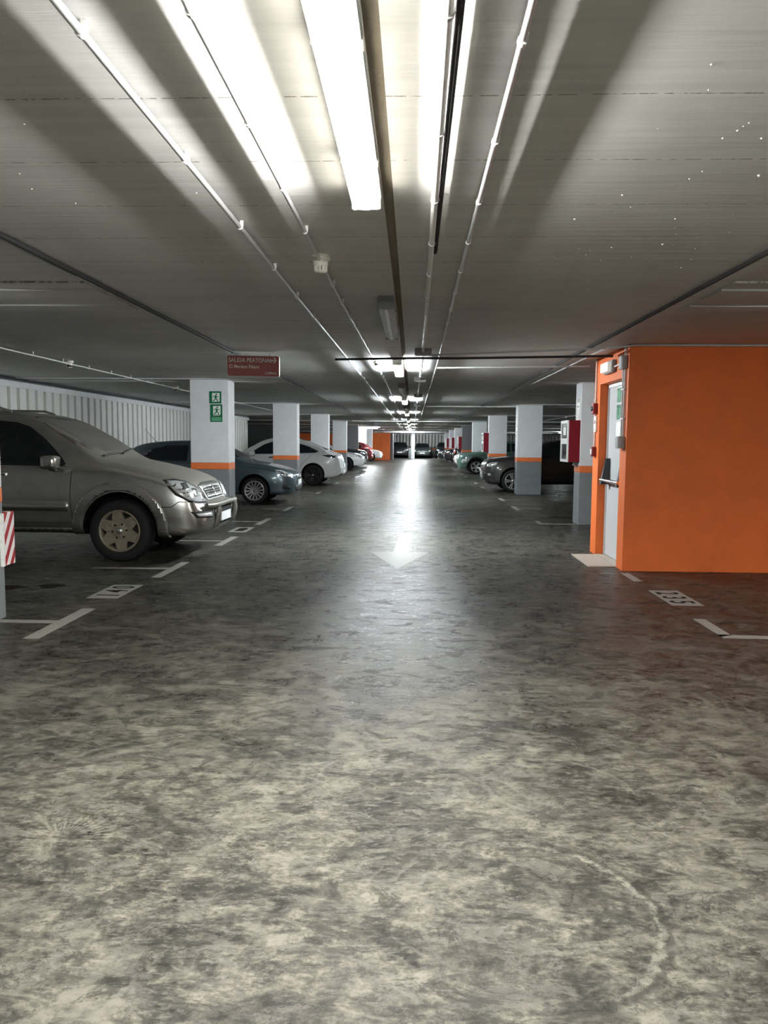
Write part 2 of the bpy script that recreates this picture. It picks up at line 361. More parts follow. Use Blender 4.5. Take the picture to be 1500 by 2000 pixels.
# corrugated cladding panels (one shared mesh, 0.99 m wide, three ribs)
def clad_mesh(zb, zt):
    m = MB(); p = []
    for i in range(3):
        x = i * .33
        p += [(x, 0), (x + .06, 0), (x + .085, .07), (x + .305, .07), (x + .33, 0)]
    vs = [(x, d, zb) for x, d in p] + [(x, d, zt) for x, d in p]; n = len(p)
    vs += [(x, d - .004, zb) for x, d in p] + [(x, d - .004, zt) for x, d in p]
    fs = [(i, i + 1, n + i + 1, n + i) for i in range(n - 1)] + [(2 * n + i, 3 * n + i, 3 * n + i + 1, 2 * n + i + 1) for i in range(n - 1)]
    fs += [(i, 2 * n + i, 2 * n + i + 1, i + 1) for i in range(n - 1)] + [(n + i, n + i + 1, 3 * n + i + 1, 3 * n + i) for i in range(n - 1)]
    return m.add(vs, fs).mesh('cladding_panel', 'cladding_white')
YW = 33.0
wl = structure(MB().box((XL - .25, Y0, 0), (XL - .01, YW, H)).obj('wall_left', 'dark_wall'))
pm = clad_mesh(0.0, 2.36)
for i in range(int((YW - 6) / .99)): link('panel', pm, wl, (XL, 6 + .99 * i + .99, 0), -PI / 2)
tag(MB().box((XL - .01, Y0, 2.36), (XL + .07, YW, 2.47), 0, .008).obj('cap_rail', 'white_paint', wl), 'white cap rail along the top of the cladding')
structure(MB().box((-14.2, YW, 0), (-14, Y1, H)).obj('wall_far_left', 'dark_wall'))
structure(MB().box((-14, YW, 0), (XL - .25, YW + .2, H)).obj('wall_left_return', 'dark_wall'))
we = structure(MB().box((-14, Y1, 0), (XR, Y1 + .3, H)).obj('wall_end', 'dark_wall'))
pe = clad_mesh(0.98, 2.30)
for i in range(19): link('panel', pe, we, (-3.6 + .99 * i + .99, Y1, 0), PI)
tag(MB().box((-14, Y1 - .09, 2.30), (XR, Y1, 2.42), 0).obj('cap_rail', 'white_paint', we), 'white cap rail on the end wall')
tag(MB().box((-14, Y1 - .05, .80), (XR, Y1, .98), 0).obj('painted_band', 'stripe_orange', we), 'orange band on the end wall')
tag(MB().box((-14, Y1 - .05, 0), (XR, Y1, .80), 0).obj('painted_base', 'grey_paint', we), 'grey painted base of the end wall')
structure(MB().box((-14, 71, H - .16), (XR, 71.5, H + .02)).obj('trim_1', 'ceiling_concrete'))

# ------------------------------------------------------------------ floor paint (parts of the floor)
def paint(name, poly, m, label, z=0.002):
    return tag(MB().prism(poly, lambda u, v, d: (u, v, d), -0.001, z).obj(name, m, floor), label)
def stem(x, y0, y1, w, tick_y, tick_x, label, m='line_paint'):
    paint('bay_line', [(x - w / 2, y0), (x + w / 2, y0), (x + w / 2, y1), (x - w / 2, y1)], m, label)
    if tick_x is not None:
        a, b = sorted((x - math.copysign(w / 2, x) * -1 if False else x + math.copysign(w / 2, tick_x - x), tick_x))
        paint('bay_line', [(a, tick_y - .045), (b, tick_y - .045), (b, tick_y + .045), (a, tick_y + .045)], m, label)
stem(-2.75, 5.36, 6.37, .115, 5.88, -3.28, 'white T shaped bay mark beside the nearest left pillar')
stem(-2.69, 7.91, 8.96, .10, 8.48, -3.6, 'white T shaped bay mark in front of the dusty off-roader', 'line_paint')
stem(-2.68, 10.43, 11.49, .11, 10.94, -3.4, 'white T shaped bay mark behind the dusty off-roader')
stem(-2.68, 13.18, 14.28, .11, 13.7, -3.25, 'white T shaped bay mark beside the pillar with green signs')
for k in range(5, 14): stem(-2.68, 13.18 + 2.72 * (k - 4), 14.2 + 2.72 * (k - 4), .10, 13.7 + 2.72 * (k - 4), -3.25, 'white bay mark on the left of the aisle', 'line_paint' if k % 2 else 'line_faint')
paint('bay_line', [(2.335, 5.76), (2.43, 5.80), (2.43, 6.345), (2.335, 6.345)], 'line_paint', 'white corner mark of bay 235')
paint('bay_line', [(2.335, 5.72), (2.70, 5.71), (2.70, 5.80), (2.335, 5.82)], 'line_paint', 'white corner mark of bay 235')
paint('bay_line', [(2.345, 8.09), (2.435, 8.09), (2.435, 8.60), (2.345, 8.60)], 'line_paint', 'white mark below the orange wall corner')
stem(2.33, 13.83, 14.40, .075, 13.9, 2.95, 'white corner mark by the first right pillar')
for k in range(1, 12): stem(2.32, 14.0 + 2.72 * k, 15.0 + 2.72 * k, .10, 14.5 + 2.72 * k, 2.9, 'white bay mark on the right of the aisle', 'line_paint' if k % 3 else 'line_faint')
def plate(x0, x1, y0, y1, txt, side, label, m='line_paint', sz=.30):
    p = paint('number_plate', [(x0, y0), (x1, y0), (x1, y1), (x0, y1)], m, label)
    if txt:
        for i, ch in enumerate(txt):
            me = text_mesh(ch, sz, 'digit_black', .0012, 'CENTER', 0.82, .004)
            o = link('digit', me, p)
            f = (i + .5) / len(txt)
            if side < 0: o.rotation_euler.z = PI / 2; o.location = ((x0 + x1) / 2 + sz * .345, y0 + .04 + (y1 - y0 - .08) * f, .0022)
            else: o.rotation_euler.z = -PI / 2; o.location = ((x0 + x1) / 2 - sz * .345, y1 - .04 - (y1 - y0 - .08) * f, .0022)
    return p
plate(-2.965, -2.675, 6.81, 7.475, '140', -1, 'white plate with the number 140 painted on the floor')
plate(-2.93, -2.64, 9.40, 10.05, '', -1, 'worn number plate in front of the dusty off-roader', 'line_faint')
pq = plate(-2.93, -2.64, 12.05, 12.76, '', -1, 'white number plate painted over with black')
MB().prism([(-2.86, 12.2), (-2.73, 12.22), (-2.70, 12.5), (-2.74, 12.66), (-2.85, 12.6)], lambda u, v, d: (u, v, d), .0005, .0032).obj('digit', 'digit_black', pq)
plate(-2.93, -2.64, 14.8, 15.5, '', -1, 'worn number plate beyond the pillar with green signs', 'line_faint')
plate(-2.93, -2.64, 17.5, 18.2, '', -1, 'worn number plate by the blue grey hatchback', 'line_faint')
plate(-2.93, -2.64, 20.2, 20.9, '', -1, 'worn number plate before the second left pillar', 'line_faint')
plate(2.34, 2.63, 6.88, 7.585, '235', 1, 'white plate with the number 235 painted on the floor')
for k in range(1, 6): plate(2.40, 2.72, 12.6 + 2.72 * k, 13.25 + 2.72 * k, '', 1, 'worn number plate on the right of the aisle', 'line_faint')
paint('direction_arrow', [(-.184, 12.16), (-.009, 12.16), (-.034, 10.06), (.244, 10.06), (-.155, 8.69), (-.545, 10.04), (-.241, 10.06)], 'arrow_paint', 'white arrow on the floor pointing at the viewer')
for a, b in ((-3.9, 7.25), (-3.55, 7.35)):   # two dark oil marks in bay 140
    paint('oil_stain', [(a + .13 * math.cos(q) * (1 + .3 * math.sin(3 * q)), b + .10 * math.sin(q) * (1 + .25 * math.cos(2 * q + a))) for q in [k * PI / 8 for k in range(16)]], 'digit_black', 'dark oil stain in bay 140', .001)

# ------------------------------------------------------------------ pillars
PW, PD = 0.70, 0.46
ordw = ['nearest', 'second', 'third', 'fourth', 'fifth', 'sixth', 'seventh', 'eighth', 'ninth']
def pillar(x0, y, label, group, top='white_paint'):
    t = thing('pillar', label, 'pillar', (x0 + PW / 2, y + PD / 2, 0), 0, group)
    w, d = PW / 2, PD / 2
    MB().box((-w, -d, 1.055), (w, d, H + .005), 0, .012).obj('upper_shaft', top, t)
    tag(MB().box((-w - .001, -d - .001, .935), (w + .001, d + .001, 1.055), 0, .01).obj('stripe', 'stripe_orange', t), 'orange painted stripe around the pillar')
    tag(MB().box((-w, -d, 0), (w, d, .935), 0, .012).obj('base', 'grey_paint', t), 'grey painted lower part of the pillar')
    return t
for k in range(9):
    y = 5.55 + 8.2 * k
    lb = {0: 'white pillar cut by the left edge of the photo, with a hazard guard', 1: 'white pillar with two green exit signs beside the dusty off-roader',
          2: 'white pillar between the blue grey hatchback and the white fastback car', 5: 'dark grey topped pillar of the left row, sixth from the camera'}.get(k, '%s pillar of the left row, counted from the camera' % ordw[k])
    pillar((-3.275 if k == 0 else -3.3) - PW, y, lb, 'pillars left of the aisle', 'dark_wall' if k == 5 else 'white_paint')
    if k:
        lb = {1: 'white pillar with a red hose cabinet beside the orange wall', 2: 'white pillar with a narrow notice, in front of the dark brown car', 5: 'dark grey topped pillar of the right row, behind the teal green car'}.get(k, '%s pillar of the right row beyond the orange wall' % ordw[k - 1])
        pillar(2.96, y, lb, 'pillars right of the aisle', 'dark_wall' if k == 5 else 'white_paint')
t = thing('pillar', 'slim white pillar in the middle of the far aisle end', 'pillar', (.03, 72, 0))
MB().box((-.16, -.16, 0), (.16, .16, H - .1), 0, .01).obj('upper_shaft', 'white_paint', t)
tag(MB().box((-.40, -.1, 0), (-.16, .1, 1.0)).obj('base', 'grey_paint', t), 'grey wing beside the slim pillar')

# ------------------------------------------------------------------ orange stair block with its door
OX, OY0, OY1 = 2.40, 8.76, 10.35
DY0, DY1, DH = 9.02, 10.06, 2.20
ob = MB()
ob.box((OX, OY0, 0), (9.5, OY0 + .2, H + .01)); ob.box((OX, OY1 - .2, 0), (9.5, OY1, H + .01))
ob.box((OX, OY0 + .2, 0), (OX + .22, DY0, H + .01)); ob.box((OX, DY1, 0), (OX + .22, OY1 - .2, H + .01)); ob.box((OX, DY0, DH), (OX + .22, DY1, H + .01))
structure(ob.obj('wall_orange', 'wall_orange'))
structure(MB().box((OX + .24, OY0 + .2, 0), (OX + .30, OY1 - .2, H)).obj('wall_inner', 'dark_wall'))
d = structure(MB().box((OX + .115, DY0 + .03, .015), (OX + .16, DY1 - .03, DH - .05), 0, .004).obj('door_1', 'door_grey')); d['label'] = 'light grey fire door in the orange wall'
fr = MB(); fr.box((OX + .10, DY0, 0), (OX + .17, DY0 + .03, DH)); fr.box((OX + .10, DY1 - .03, 0), (OX + .17, DY1, DH)); fr.box((OX + .10, DY0, DH - .05), (OX + .17, DY1, DH))
tag(fr.obj('door_frame', 'white_paint', d), 'white steel door frame')
bar = MB(); bar.tube([(OX + .02, DY0 + .10, .985), (OX + .02, DY1 - .10, .985)], .022, 12)
tag(bar.obj('push_bar', 'chrome', d), 'chrome push bar across the door')
for yy in (DY1 - .14, DY0 + .14):
    a = MB(); a.prism([(0, .93), (.115, .93), (.115, 1.26), (.06, 1.26), (.03, 1.08)], lambda u, v, q: (OX + u, yy + q, v), -.03, .03)
    tag(a.obj('bar_arm', 'plastic_black', d), 'black end housing of the push bar')
o = MB(); o.box((OX + .108, DY0 + .24, 1.95), (OX + .114, DY0 + .62, 2.12)); o.box((OX + .108, DY0 + .24, 1.74), (OX + .114, DY0 + .62, 1.92))
tag(o.obj('door_sign', 'green_sign', d), 'green signs on the door')
o = MB()
for z0 in (1.98, 1.77): 
    for j in range(4): o.box((OX + .105, DY0 + .28 + .085 * j, z0 + (.02 if j % 2 else 0)), (OX + .109, DY0 + .33 + .085 * j, z0 + .11))
o.obj('sign_print', 'sign_pale_green', d)
tag(MB().box((OX + .107, DY0 + .24, 1.42), (OX + .114, DY0 + .62, 1.71)).obj('notice', 'sign_white', d), 'white notice on the door')
tag(MB().prism([(2.11, 8.98), (2.53, 9.17), (2.53, 10.2), (2.11, 9.98)] if False else [(2.08, 9.02), (2.39, 9.02), (2.39, 10.02), (2.08, 10.0)], lambda u, v, q: (u, v, q), 0, .012).obj('doormat', 'mat_beige'), 'pale beige slab on the floor in front of the orange door recess', 'mat')
tag(MB().box((OX, DY0, 0), (OX + .12, DY1, .01)).obj('trim_2', 'mat_beige'), None); bpy.data.objects['trim_2']['kind'] = 'structure'
# emergency light above the door
t = thing('emergency_light', 'white rectangular emergency light above the grey fire door', 'light', (OX, 9.52, 2.365))
MB().box((-.05, -.21, -.075), (0, .21, .075), 0, .012).obj('housing', 'fixture_grey', t)
MB().box((-.10, -.185, -.06), (-.045, .17, .055), 0, .018).obj('diffuser', 'emergency_glow', t)
t = thing('conduit', 'pair of grey conduits running down the orange wall beside the door', 'pipe', (OX, 0, 0), 0, 'conduits down the orange wall')
MB().tube([(-.015, 8.86, 2.545), (-.015, 8.86, 1.50)], .011).obj('pipe', 'pvc_grey', t); MB().tube([(-.015, 8.93, 2.40), (-.015, 8.93, 1.50)], .014).obj('pipe', 'pvc_grey', t)
for z in (2.05, 1.72): MB().box((-.032, 8.835, z), (0, 8.955, z + .018)).obj('clip', 'pvc_grey', t)
MB().tube([(-.02, 8.95, 2.36), (-.02, 9.30, 2.355)], .010).obj('pipe', 'pvc_white', t)
def jbox(label, loc, sx, sy, sz, m='plastic_grey', nm='junction_box', cat='box'):
    t = thing(nm, label, cat, loc)
    MB().box((-sx, -sy / 2, -sz / 2), (-.0, sy / 2, sz / 2), 0, .006).obj('housing', m, t)
    MB().box((-sx - .006, -sy / 2 + .01, -sz / 2 + .01), (-sx + .001, sy / 2 - .01, sz / 2 - .01), 0, .003).obj('lid', m, t)
    return t
jbox('grey junction box high on the orange corner beside the emergency light', (OX, 8.90, 2.36), .06, .13, .15)
jbox('grey box at the lower end of the conduits beside the door', (OX, 8.90, 1.46), .07, .13, .14)
t = thing('conduit', 'thin conduit running down the far edge of the orange wall', 'pipe', (OX, 0, 0), 0, 'conduits down the orange wall')
MB().tube([(-.014, 10.22, 2.545), (-.014, 10.22, 1.40)], .010).obj('pipe', 'pvc_grey', t)
for z in (2.0, 1.62): MB().box((-.03, 10.195, z), (0, 10.245, z + .016)).obj('clip', 'pvc_grey', t)
t = thing('alarm_siren', 'red fire alarm siren on the far edge of the orange wall', 'alarm', (OX, 10.21, 1.90)); MB().box((-.06, -.05, -.07), (0, .05, .07), 0, .012).obj('housing', 'red_box', t); MB().lathe([(.0, -.075), (.03, -.075), (.036, -.058)], 'X', 16).obj('horn', 'plastic_black', t)
t = thing('call_notice', 'white and red fire notice plate below the red siren', 'sign', (OX, 10.21, 1.70)); MB().box((-.022, -.06, -.10), (0, .06, .10)).obj('plate', 'sign_white', t); MB().box((-.025, -.03, .0), (-.021, .03, .05)).obj('pictogram', 'red_box', t)
t = jbox('small red call point low on the far edge of the orange wall', (OX, 10.22, 1.34), .05, .10, .13, 'red_box', 'call_point', 'alarm')
MB().box((-.06, -.03, -.035), (-.054, .03, .035)).obj('glass', 'sign_white', t)

# ------------------------------------------------------------------ hose cabinets and pillar notices
cab_words = {1: 'red hose cabinet on the pillar beside the orange wall', 3: 'red hose cabinet behind the third right pillar, above the teal car', 5: 'red hose cabinet far down the right row, above the white van', 6: 'distant red hose cabinet on the sixth right pillar', 7: 'smallest distant red hose cabinet near the aisle end'}
for k, lb in cab_words.items():
    y = 5.55 + 8.2 * k
    t = thing('hose_cabinet', lb, 'fire cabinet', (2.96, y + .02, 1.12), 0, 'red hose cabinets on the right pillars')
    MB().box((-.20, 0, 0), (0, .62, .74), 0, .006).obj('cabinet', 'red_box', t)
    fd = MB(); fd.box((-.225, 0, 0), (-.20, .62, .05)); fd.box((-.225, 0, .69), (-.20, .62, .74)); fd.box((-.225, 0, .05), (-.20, .05, .69)); fd.box((-.225, .57, .05), (-.20, .62, .69)); fd.box((-.225, .05, .32), (-.20, .57, .42))
    dd = tag(fd.obj('door', 'sign_white', t), 'white framed glazed door')
    MB().box((-.212, .05, .05), (-.204, .57, .32)).obj('pane', 'glass_tint', dd); MB().box((-.212, .05, .42), (-.204, .57, .69)).obj('pane', 'glass_tint', dd)
    MB().box((-.216, .2, .48), (-.2125, .42, .62)).obj('sticker', 'sign_white', dd)
    MB().tube([(-.08, .1, -.06), (-.08, .1, .0)], .022).obj('pipe', 'plastic_grey', t)
def notice(label, x, y, z0, z1, w, rows, m='sign_white'):
    t = thing('notice', label, 'sign', (x, y, z0))
    MB().box((-.006, 0, 0), (0, w, z1 - z0)).obj('plate', m, t)
    b = MB(); h = (z1 - z0)
    for (a, c, u0, u1) in rows: b.box((-.009, w * u0, h * a), (-.006, w * u1, h * c))
    b.obj('print', 'plastic_black', t)
notice('beige notice on the pillar above the red hose cabinet', 2.96, 13.85, 1.88, 2.27, .24, [(.05, .2, .2, .8), (.3, .45, .15, .85), (.55, .62, .3, .9), (.78, .97, .2, .9)], 'plastic_cream')
notice('tall narrow notice on the pillar in front of the dark brown car', 2.96, 22.05, 1.62, 2.25, .26, [(.02, .12, .3, .8), (.2, .28, .2, .8), (.45, .95, .2, .8)])
notice('small notice on a distant right pillar above its hose cabinet', 2.96, 54.9, 1.95, 2.3, .3, [(.2, .8, .3, .7)])

# ------------------------------------------------------------------ green exit signs on the first left pillar
def strip2(pts, w):
    """limbs of a pictogram: list of quads"""
    out = []
    for (a, b) in zip(pts, pts[1:]):
        d = Vector((b[0] - a[0], b[1] - a[1])); n = Vector((-d.y, d.x)).normalized() * w / 2
        out.append([(a[0] + n.x, a[1] + n.y), (a[0] - n.x, a[1] - n.y), (b[0] - n.x, b[1] - n.y), (b[0] + n.x, b[1] + n.y)])
    return out
def exit_sign(label, x, z, extra):
    t = thing('exit_sign', label, 'sign', (x, 5.55 + 8.2, z), 0, 'green exit signs on the pillar')
    fn = lambda u, v, q: (u, -q, v)
    z0 = -.10 if extra else 0
    MB().prism([(0, z0), (.215, z0), (.215, .215), (0, .215)], fn, 0, .006).obj('plate', 'green_sign', t)
    MB().prism([(.05, .03), (.185, .03), (.185, .185), (.05, .185)], fn, .006, .009).obj('doorway', 'sign_white', t)
    g = MB()
    for q in strip2([(.118, .14), (.115, .09)], .03) + strip2([(.115, .09), (.145, .065), (.15, .035)], .017) + strip2([(.115, .09), (.095, .06), (.065, .045)], .017) + strip2([(.12, .13), (.15, .115), (.165, .13)], .012) + strip2([(.12, .135), (.085, .13), (.07, .105)], .012):
        g.prism(q, fn, .009, .0115)
    g.prism([(.128 + .014 * math.cos(k * PI / 5), .160 + .014 * math.sin(k * PI / 5)) for k in range(10)], fn, .009, .0115)
    g.obj('running_figure', 'green_sign', t)
    if extra:
        MB().prism([(.02, -.085), (.195, -.085), (.195, -.015), (.02, -.015)], fn, .006, .0085).obj('caption', 'sign_pale_green', t)
        MB().prism([(.05, .012), (.17, .012), (.17, .02), (.05, .02)], fn, .006, .0085).obj('caption', 'sign_white', t)
exit_sign('upper green running figure exit sign on the pillar', -3.645, 2.115, False)
exit_sign('lower green exit sign with a caption strip on the pillar', -3.63, 1.885, True)

# hazard guard on the near left pillar
t = thing('corner_guard', 'red and white striped corner guard on the pillar at the photo edge', 'guard', (-3.3, 6.0, .425))
MB().box((-.012, -.01, 0), (.045, .145, .43), 0, .008).obj('striped_face', 'hazard', t)
tag(MB().box((0.001, -.05, -.005), (.047, -.011, .425), 0, .008).obj('edge_strip', 'sign_white', t), 'white edge of the striped guard')

# hanging exit sign
t = thing('hanging_sign', 'brown red hanging sign reading SALIDA PEATONAL with an arrow', 'sign', (-1.98, 9.55, 2.235), math.radians(9))
MB().box((-.325, 0, 0), (.325, .07, .262), 0, .025).obj('lightbox', 'sign_white', t)
MB().prism([(-.315, .02), (-.30, .008), (.30, .008), (.315, .02), (.315, .242), (.30, .254), (-.30, .254), (-.315, .242)], lambda u, v, q: (u, -q, v), 0, .006).obj('face', 'red_sign', t)
for txt, sz, x, z, sx in (('SALIDA PEATONAL', .072, -.30, .178, .86), ('C/ Mariano Ribera', .060, -.295, .104, .82), ('LUBRALL', .036, .145, .036, 1.0)):
    o = link('lettering', text_mesh(txt, sz, 'sign_text', .001, 'LEFT', sx, .0008), t, (x, -.007, z)); o.rotation_euler.x = PI / 2
a = MB()
for q in ([(.205, .198), (.262, .198), (.262, .212), (.205, .212)], [(.245, .172), (.262, .172), (.288, .205), (.27, .205)], [(.27, .205), (.288, .205), (.262, .238), (.245, .238)]): a.prism(q, lambda u, v, d: (u, -d, v), .006, .009)
a.obj('arrow', 'sign_text', t)
for x in (-.25, .22):
    MB().tube([(x - .02, .035, .305), (x - .018, .035, .29), (x, .035, .26)], .006, 8).obj('hanger', 'galvanized', t)
MB().box((-.28, .028, .298), (.26, .042, .308)).obj('hanger_rail', 'galvanized', t)

# ------------------------------------------------------------------ ceiling lights
def fixture(loc, label, lit, rotz=0.0, length=1.75, warm=False):
    t = thing('ceiling_light', label, 'light', loc, rotz, 'tube lights along the aisle ceiling')
    l = length / 2
    MB().prism([(-.055, 0), (-.055, -.040), (-.066, -.044), (-.066, -.052), (.066, -.052), (.066, -.044), (.055, -.040), (.055, 0)], lambda u, v, q: (u, q, v), -l, l).obj('housing', 'fixture_grey', t)
    sfx = '_warm' if warm else ''
    m = MB(); q0, q1 = -l + .015, l - .015
    P = [(-.060, -.052), (-.060, -.080), (-.012, -.104), (.012, -.104), (.060, -.080), (.060, -.052)]
    n = len(P)
    vs = [(u, q0, v) for u, v in P] + [(u, q1, v) for u, v in P]
    m.add(vs, [(0, 1, n + 1, n)], 1); m.add(vs, [(4, 5, n + 5, n + 4)], 1)
    m.add(vs, [(1, 2, n + 2, n + 1), (2, 3, n + 3, n + 2), (3, 4, n + 4, n + 3)], 0)
    m.add(vs, [tuple(range(n))[::-1], tuple(n + i for i in range(n))], 1); m.add(vs, [(5, 0, n, n + 5)], 0)
    m.obj('diffuser', ['tube_down' + sfx, 'tube_side' + sfx] if lit else ['diffuser_off', 'diffuser_off'], t)
    for q in (-l, l): MB().box((-.064, q - .012, -.100), (.064, q + .012, -.004), 0, .01).obj('end_cap', 'plastic_cream' if lit else 'fixture_grey', t)
    for q in (-.5, .5):
        for sx in (-1, 1): MB().box((sx * .068 - .004, q * l - .02, -.062), (sx * .068 + .004, q * l + .02, -.034)).obj('latch', 'brushed', t)
    return t
fl_names = ['brightly lit tube light nearest the camera', 'unlit tube light hanging beyond the smoke detector', 'lit tube light beyond the first cross conduit', 'unlit tube light after the second lit one', 'third lit tube light along the aisle', 'sixth tube light of the row, unlit', 'seventh tube light of the row, lit', 'eighth tube light of the row, unlit', 'ninth tube light of the row, lit', 'tenth tube light of the row, unlit', 'eleventh tube light of the row, lit', 'twelfth tube light of the row, unlit', 'thirteenth tube light of the row, lit', 'fourteenth tube light of the row, unlit', 'fifteenth tube light of the row, lit', 'sixteenth tube light of the row, unlit', 'seventeenth and last tube light of the row, lit']
for i, lb in enumerate(fl_names): fixture((-.215, 2.60 + 4.25 * i, H), lb, i % 2 == 0, warm=(i == 0))
fixture((-.215, 2.60 - 4.25, H), 'unseen tube light just behind the camera, lit as added fill', True)  # unseen; lit against the alternating row to brighten the near ceiling
fixture((6.1, 1.2, H), 'added fill tube light over the right bays, out of view', True, warm=True)  # added fill lamp out of view, lifts the orange wall and right ceiling
fixture((-.215, 2.60 - 8.5, H), 'lit tube light farther behind the camera', True)
fixture((-3.1, 53.7, H), 'lit tube light set crosswise between the far left pillars', True, PI / 2, 1.3)
fixture((.75, 73.4, H), 'lit tube light set crosswise above the cars at the aisle end', True, PI / 2, 1.3)
for x, y, lb in ((13.0, 34.0, 'nearest'), (13.0, 52.0, 'middle'), (13.0, 68.0, 'farthest')): fixture((x, y, H), '%s lit tube light of the second aisle, seen between right pillars' % lb, True)

# ------------------------------------------------------------------ conduits
def conduit(label, pts, r, m='galvanized', clips=None, e=.020, clip_m='pvc_white', group='conduits along the ceiling'):
    t = thing('conduit', label, 'pipe', (0, 0, 0), 0, group)
    MB().tube(pts, r, 10).obj('pipe', m, t)
    if clips:
        (x0, y0, z0), (x1, y1, z1) = pts[0], pts[-1]
        me = None
        for c in clips:
            f = c
            p = Vector(pts[0]).lerp(Vector(pts[-1]), f)
            if me is None:
                dirx = abs(x1 - x0) > abs(y1 - y0); b = MB()
                ring = [(math.cos(a) * (r + .004), math.sin(a) * (r + .004)) for a in [PI * k / 6 for k in range(12)]]
                fn = (lambda u, v, q: (q, u, v)) if dirx else (lambda u, v, q: (u, q, v))
                b.prism(ring, fn, -.009, .009)
                b.prism([(r * .2 + .0, 0), (r + .006, 0), (r + .006, H - p.z), (r * .2, H - p.z)], fn, -.006, .006)
                me = b.mesh('clip', clip_m)
            link('clip', me, t, p)
    return t
def along(y0, y1, step, L0, L1): return [(y - L0) / (L1 - L0) for y in [y0 + step * k for k in range(int((y1 - y0) / step) + 1)]]
Z = H - .030
conduit('galvanized conduit, outer one left of the lit tube lights', [(-.925, -3, Z), (-.84, 14, Z), (-.80, 70, Z)], .012, clips=None)
t = [o for o in C.objects if o.name.startswith('conduit')][-1]
def clips_for(t, xs, ys, r, z, m='pvc_white'):
    b = MB(); ring = [(math.cos(a) * (r + .004), math.sin(a) * (r + .004)) for a in [PI * k / 6 for k in range(12)]]
    fn = lambda u, v, q: (u, q, v)
    b.prism(ring, fn, -.008, .008); b.prism([(r * .1, 0), (r + .006, 0), (r + .006, H - z), (r * .1, H - z)], fn, -.007, .007)
    me = b.mesh('clip', m)
    for x, y in zip(xs, ys): link('clip', me, t, (x, y, z))
ys = [1.2 + .93 * k for k in range(24)]
def xa(y): return -.925 + .085 * (y + 3) / 17 if y < 14 else -.84
clips_for(t, [xa(y) for y in ys], ys, .012, Z)
c2 = conduit('galvanized conduit that carries the smoke detector', [(-.59, -3, Z), (-.565, 6, Z), (-.49, 14, Z), (-.47, 70, Z)], .0105)
ys = [1.36 + .68 * k for k in range(26)]
def xb(y): return -.59 + .025 * (y + 3) / 9 if y < 6 else (-.565 + .075 * (y - 6) / 8 if y < 14 else -.49)
clips_for(c2, [xb(y) for y in ys], ys, .0105, Z)
c3 = conduit('thick white conduit just right of the concrete seam', [(.066, -3, H - .036), (.075, 2, H - .036), (.092, 4.3, H - .036), (.112, 10, H - .036), (.115, 70, H - .036)], .0155, 'pvc_white')
MB().tube([(.100, -3, H - .022), (.108, 2, H - .022), (.118, 4.55, H - .022), (.118, 4.6, H + .005)], .011, 8).obj('pipe', 'cable_dark', c3)
ys = [1.3 + .75 * k for k in range(22)]
def xc(y): return .075 + .017 * (y - 2) / 2.3 if y < 4.3 else (.092 + .02 * (y - 4.3) / 5.7 if y < 10 else .112)
clips_for(c3, [xc(y) for y in ys], ys, .0155, H - .036, 'galvanized')
c4 = conduit('thin galvanized conduit, right hand one of the aisle', [(.275, -3, Z), (.29, 5, Z), (.325, 10, Z), (.34, 70, Z)], .0105)
ys = [1.5 + .70 * k for k in range(24)]
def xd(y): return .283 if y < 2 else (.285 + .005 * (y - 2) / 3 if y < 5 else (.29 + .035 * (y - 5) / 5 if y < 10 else .325))
clips_for(c4, [xd(y) for y in ys], ys, .0105, Z)
conduit('dark cable run above the left bay line', [(-2.24, -3, H - .02), (-2.22, 10, H - .02), (-2.10, 60, H - .02)], .016, 'cable_dark')
conduit('pale conduit beside the dark cable run on the left', [(-2.29, -3, H - .018), (-2.28, 5.2, H - .018)], .009, 'galvanized')
conduit('dark cable run above the right bay line', [(2.03, -3, H - .02), (2.00, 10, H - .02), (1.90, 60, H - .02)], .014, 'cable_dark')
conduit('short pale conduit ending before the orange wall, right ceiling', [(2.17, 8.8, H - .03), (2.15, 13.9, H - .03)], .013, 'galvanized')
cg = conduit('thin white conduit with detectors over the left bays', [(-4.84, 3, H - .045), (-4.80, 33, H - .045)], .0095, 'pvc_white')
clips_for(cg, [-4.83] * 12, [8 + .85 * k for k in range(12)], .0095, H - .045)
conduit('thin white conduit with detectors over the right bays', [(6.0, 13, H - .045), (6.0, 45, H - .045)], .0095, 'pvc_white')
conduit('dark cross conduit above the aisle at the hanging sign', [(-.98, 9.72, H - .08), (-.3, 9.55, H - .085), (.1, 9.45, H - .09), (.5, 9.55, H - .08), (2.35, 9.28, H - .075)], .015, 'cable_dark', group='conduits across the ceiling')
conduit('grey cross conduit running to the top of the orange wall', [(.2, 9.35, H - .065), (2.2, 8.73, H - .05), (2.45, 8.735, H - .016), (9, 8.735, H - .016)], .012, 'pvc_grey', group='conduits across the ceiling')
conduit('thin cross conduit to the far edge of the orange wall', [(.33, 10.9, H - .065), (2.38, 10.6, H - .065)], .012, 'pvc_grey', group='conduits across the ceiling')
conduit('white cross conduit over the aisle beyond the third lit light', [(.35, 22.6, H - .04), (9, 22.6, H - .04)], .02, 'pvc_white', group='conduits across the ceiling')
conduit('pale cross conduit far along the right ceiling', [(-3, 38, H - .04), (9, 38, H - .04)], .02, 'pvc_white', group='conduits across the ceiling')
